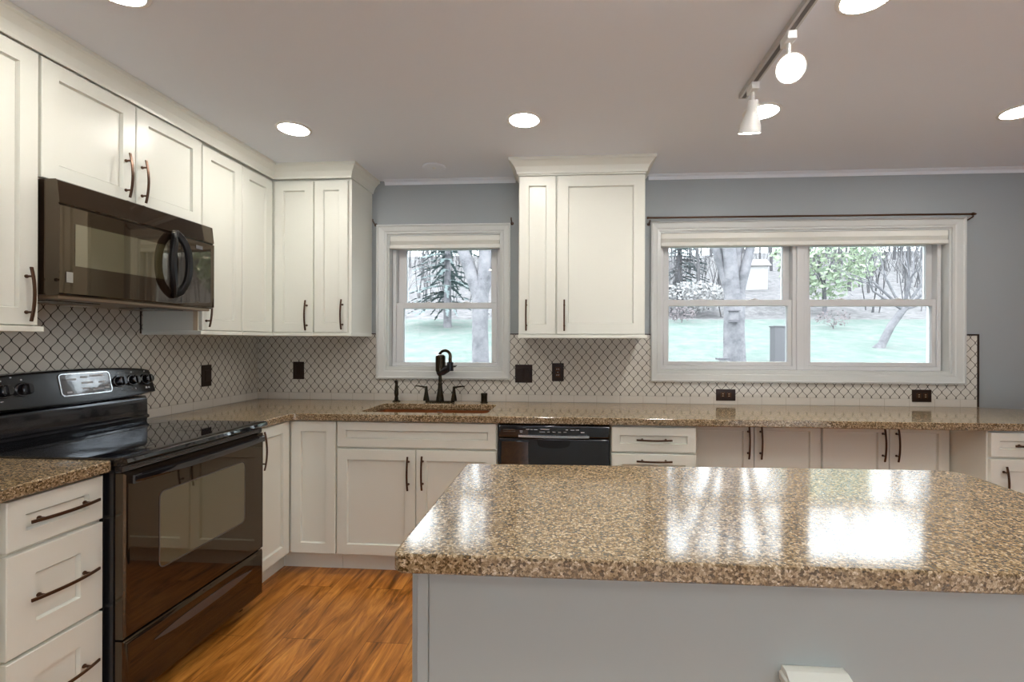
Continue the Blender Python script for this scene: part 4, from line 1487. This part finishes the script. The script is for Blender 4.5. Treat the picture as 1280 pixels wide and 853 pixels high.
conifer('blue-green evergreen seen behind the forked tree in the small window', -3.6, 19.0, 9.5, 2)
conifer('blue-green evergreen far back in the left half of the long window', 9.6, 30.0, 9.0, 6)

# bird house on the big trunk, shed, utility box, post
r = thing('bird_house', 'small grey bird house hung on the big trunk in the long window', 'bird house', (6.16, 8.66, 1.96))
MB().box(6.06, 8.60, 1.86, 6.26, 8.727, 2.06).build('box', M['bark'], r)
MB().box(6.03, 8.56, 2.062, 6.29, 8.728, 2.09).build('roof', M['roof'], r)
MB().box(6.04, 8.58, 1.80, 6.28, 8.728, 1.858).build('floor_board', M['roof'], r)
r = thing('garden_shed', 'small white shed among the trees in the left half of the long window', 'shed', (15.6, 33.5, gh(33.5)))
z = gh(33.5)
MB().box(14.8, 32.9, z - 0.3, 16.6, 34.4, z + 1.6).build('walls', M['shed'], r)
m = MB()
m.loops([[(x, 32.7, z + 1.601), (x, 34.6, z + 1.601), (x, 33.65, z + 2.2)] for x in (14.6, 16.8)])
m.build('roof', M['shed'], r)
r = thing('utility_box', 'upright grey utility box on the lawn at the edge of the left pane', 'utility box', (8.25, 11.0, gh(11)))
z = gh(11)
MB().box(8.03, 10.85, z - 0.05, 8.40, 11.2, z + 1.05).build('cabinet_body', M['greybox'], r, bevel=0.01)
MB().box(8.01, 10.83, z + 1.0505, 8.42, 11.22, z + 1.085).build('lid', M['greybox'], r, bevel=0.005)
r = thing('garden_post', 'short capped grey post on the lawn left of the big trunk', 'post', (5.70, 8.0, gh(8)))
z = gh(8)
MB().box(5.62, 7.93, z - 0.05, 5.78, 8.07, z + 0.56).build('post_shaft', M['shed'], r)
MB().box(5.57, 7.88, z + 0.5605, 5.83, 8.12, z + 0.60).build('post_cap', M['roof'], r)

# bare woods up the hillside: five kinds, copied one by one
protos = []
G = 'bare trees in the woods on the hillside'
LB = 'tall bare pale tree among many alike in the woods on the far hillside'
for k, (H, rad, sp) in enumerate(((12, .15, .34), (14, .18, .32), (10, .12, .38), (13, .14, .30), (11, .16, .36))):
    r = thing('woodland_tree', LB, 'tree', (0, 0, 0), G)
    t, b = MB(), MB()
    branchy(t, b, (0, 0, -0.4), H, rad, random.Random(50 + k), depth=4, kids=3, spread=sp, fork=0.40, seg=5)
    t.build('trunk', M['woodbark'], r)
    b.build('branches', M['woodbark'], r)
    protos.append(r)
spots = []
rng = random.Random(99)
while len(spots) < 150:
    y = 26 + 62 * rng.random() ** 0.9
    x = 2.2 + (y + 3.25) * rng.uniform(-0.42, 1.02)
    if abs(x - 15.6) < 2 and y < 37:
        continue
    if (0.10 < (x - 2.2) / (y + 3.25) < 0.16) and y < 40:
        continue
    if all((x - a) ** 2 + (y - c) ** 2 > 9.0 for a, c in spots):
        spots.append((x, y))
used = [False] * 5
for x, y in spots:
    k = rng.randrange(5)
    p = protos[k]
    if used[k]:
        q = p.copy(); C.objects.link(q)
        for ch in list(p.children):
            c = ch.copy(); C.objects.link(c); c.parent = q
    else:
        q = p; used[k] = True
    q.location = (x, y, gh(y))
    q.rotation_euler = (0, 0, rng.uniform(0, 6.28))
    s = rng.uniform(0.8, 1.25)
    q.scale = (s, s, s)


# thin saplings and brush between the trees
GB = 'bare saplings on the hillside'
LBB = 'thin bare sapling among many alike in the leaf litter of the far hillside'
sap = []
for k in range(4):
    q = thing('sapling', LBB, 'sapling', (0, 0, 0), GB)
    mb = MB()
    rg = random.Random(300 + k)
    for j in range(4):
        branchy(mb, mb, (rg.uniform(-.5, .5), rg.uniform(-.5, .5), -0.3), rg.uniform(3.0, 6.5), 0.035, rg, (rg.uniform(-.2, .2), rg.uniform(-.2, .2)), depth=3, kids=3, spread=0.45, fork=0.5, seg=4)
    mb.build('stems', M['woodbark'], q)
    sap.append(q)
used = [False] * 4
rg = random.Random(77)
n = 0
while n < 110:
    y = rg.uniform(23, 58)
    x = 2.2 + (y + 3.25) * rg.uniform(-0.36, 0.80)
    if abs(x - 15.6) < 3 and y < 36 or any((x - a) ** 2 + (y - c) ** 2 < 1.2 for a, c in spots):
        continue
    k = rg.randrange(4)
    if used[k]:
        q = sap[k].copy(); C.objects.link(q)
        for ch in list(sap[k].children):
            c = ch.copy(); C.objects.link(c); c.parent = q
    else:
        q = sap[k]; used[k] = True
    q.location = (x, y, gh(y))
    q.rotation_euler = (0, 0, rg.uniform(0, 6.28))
    sc_ = rg.uniform(0.7, 1.2)
    q.scale = (sc_, sc_, sc_)
    n += 1
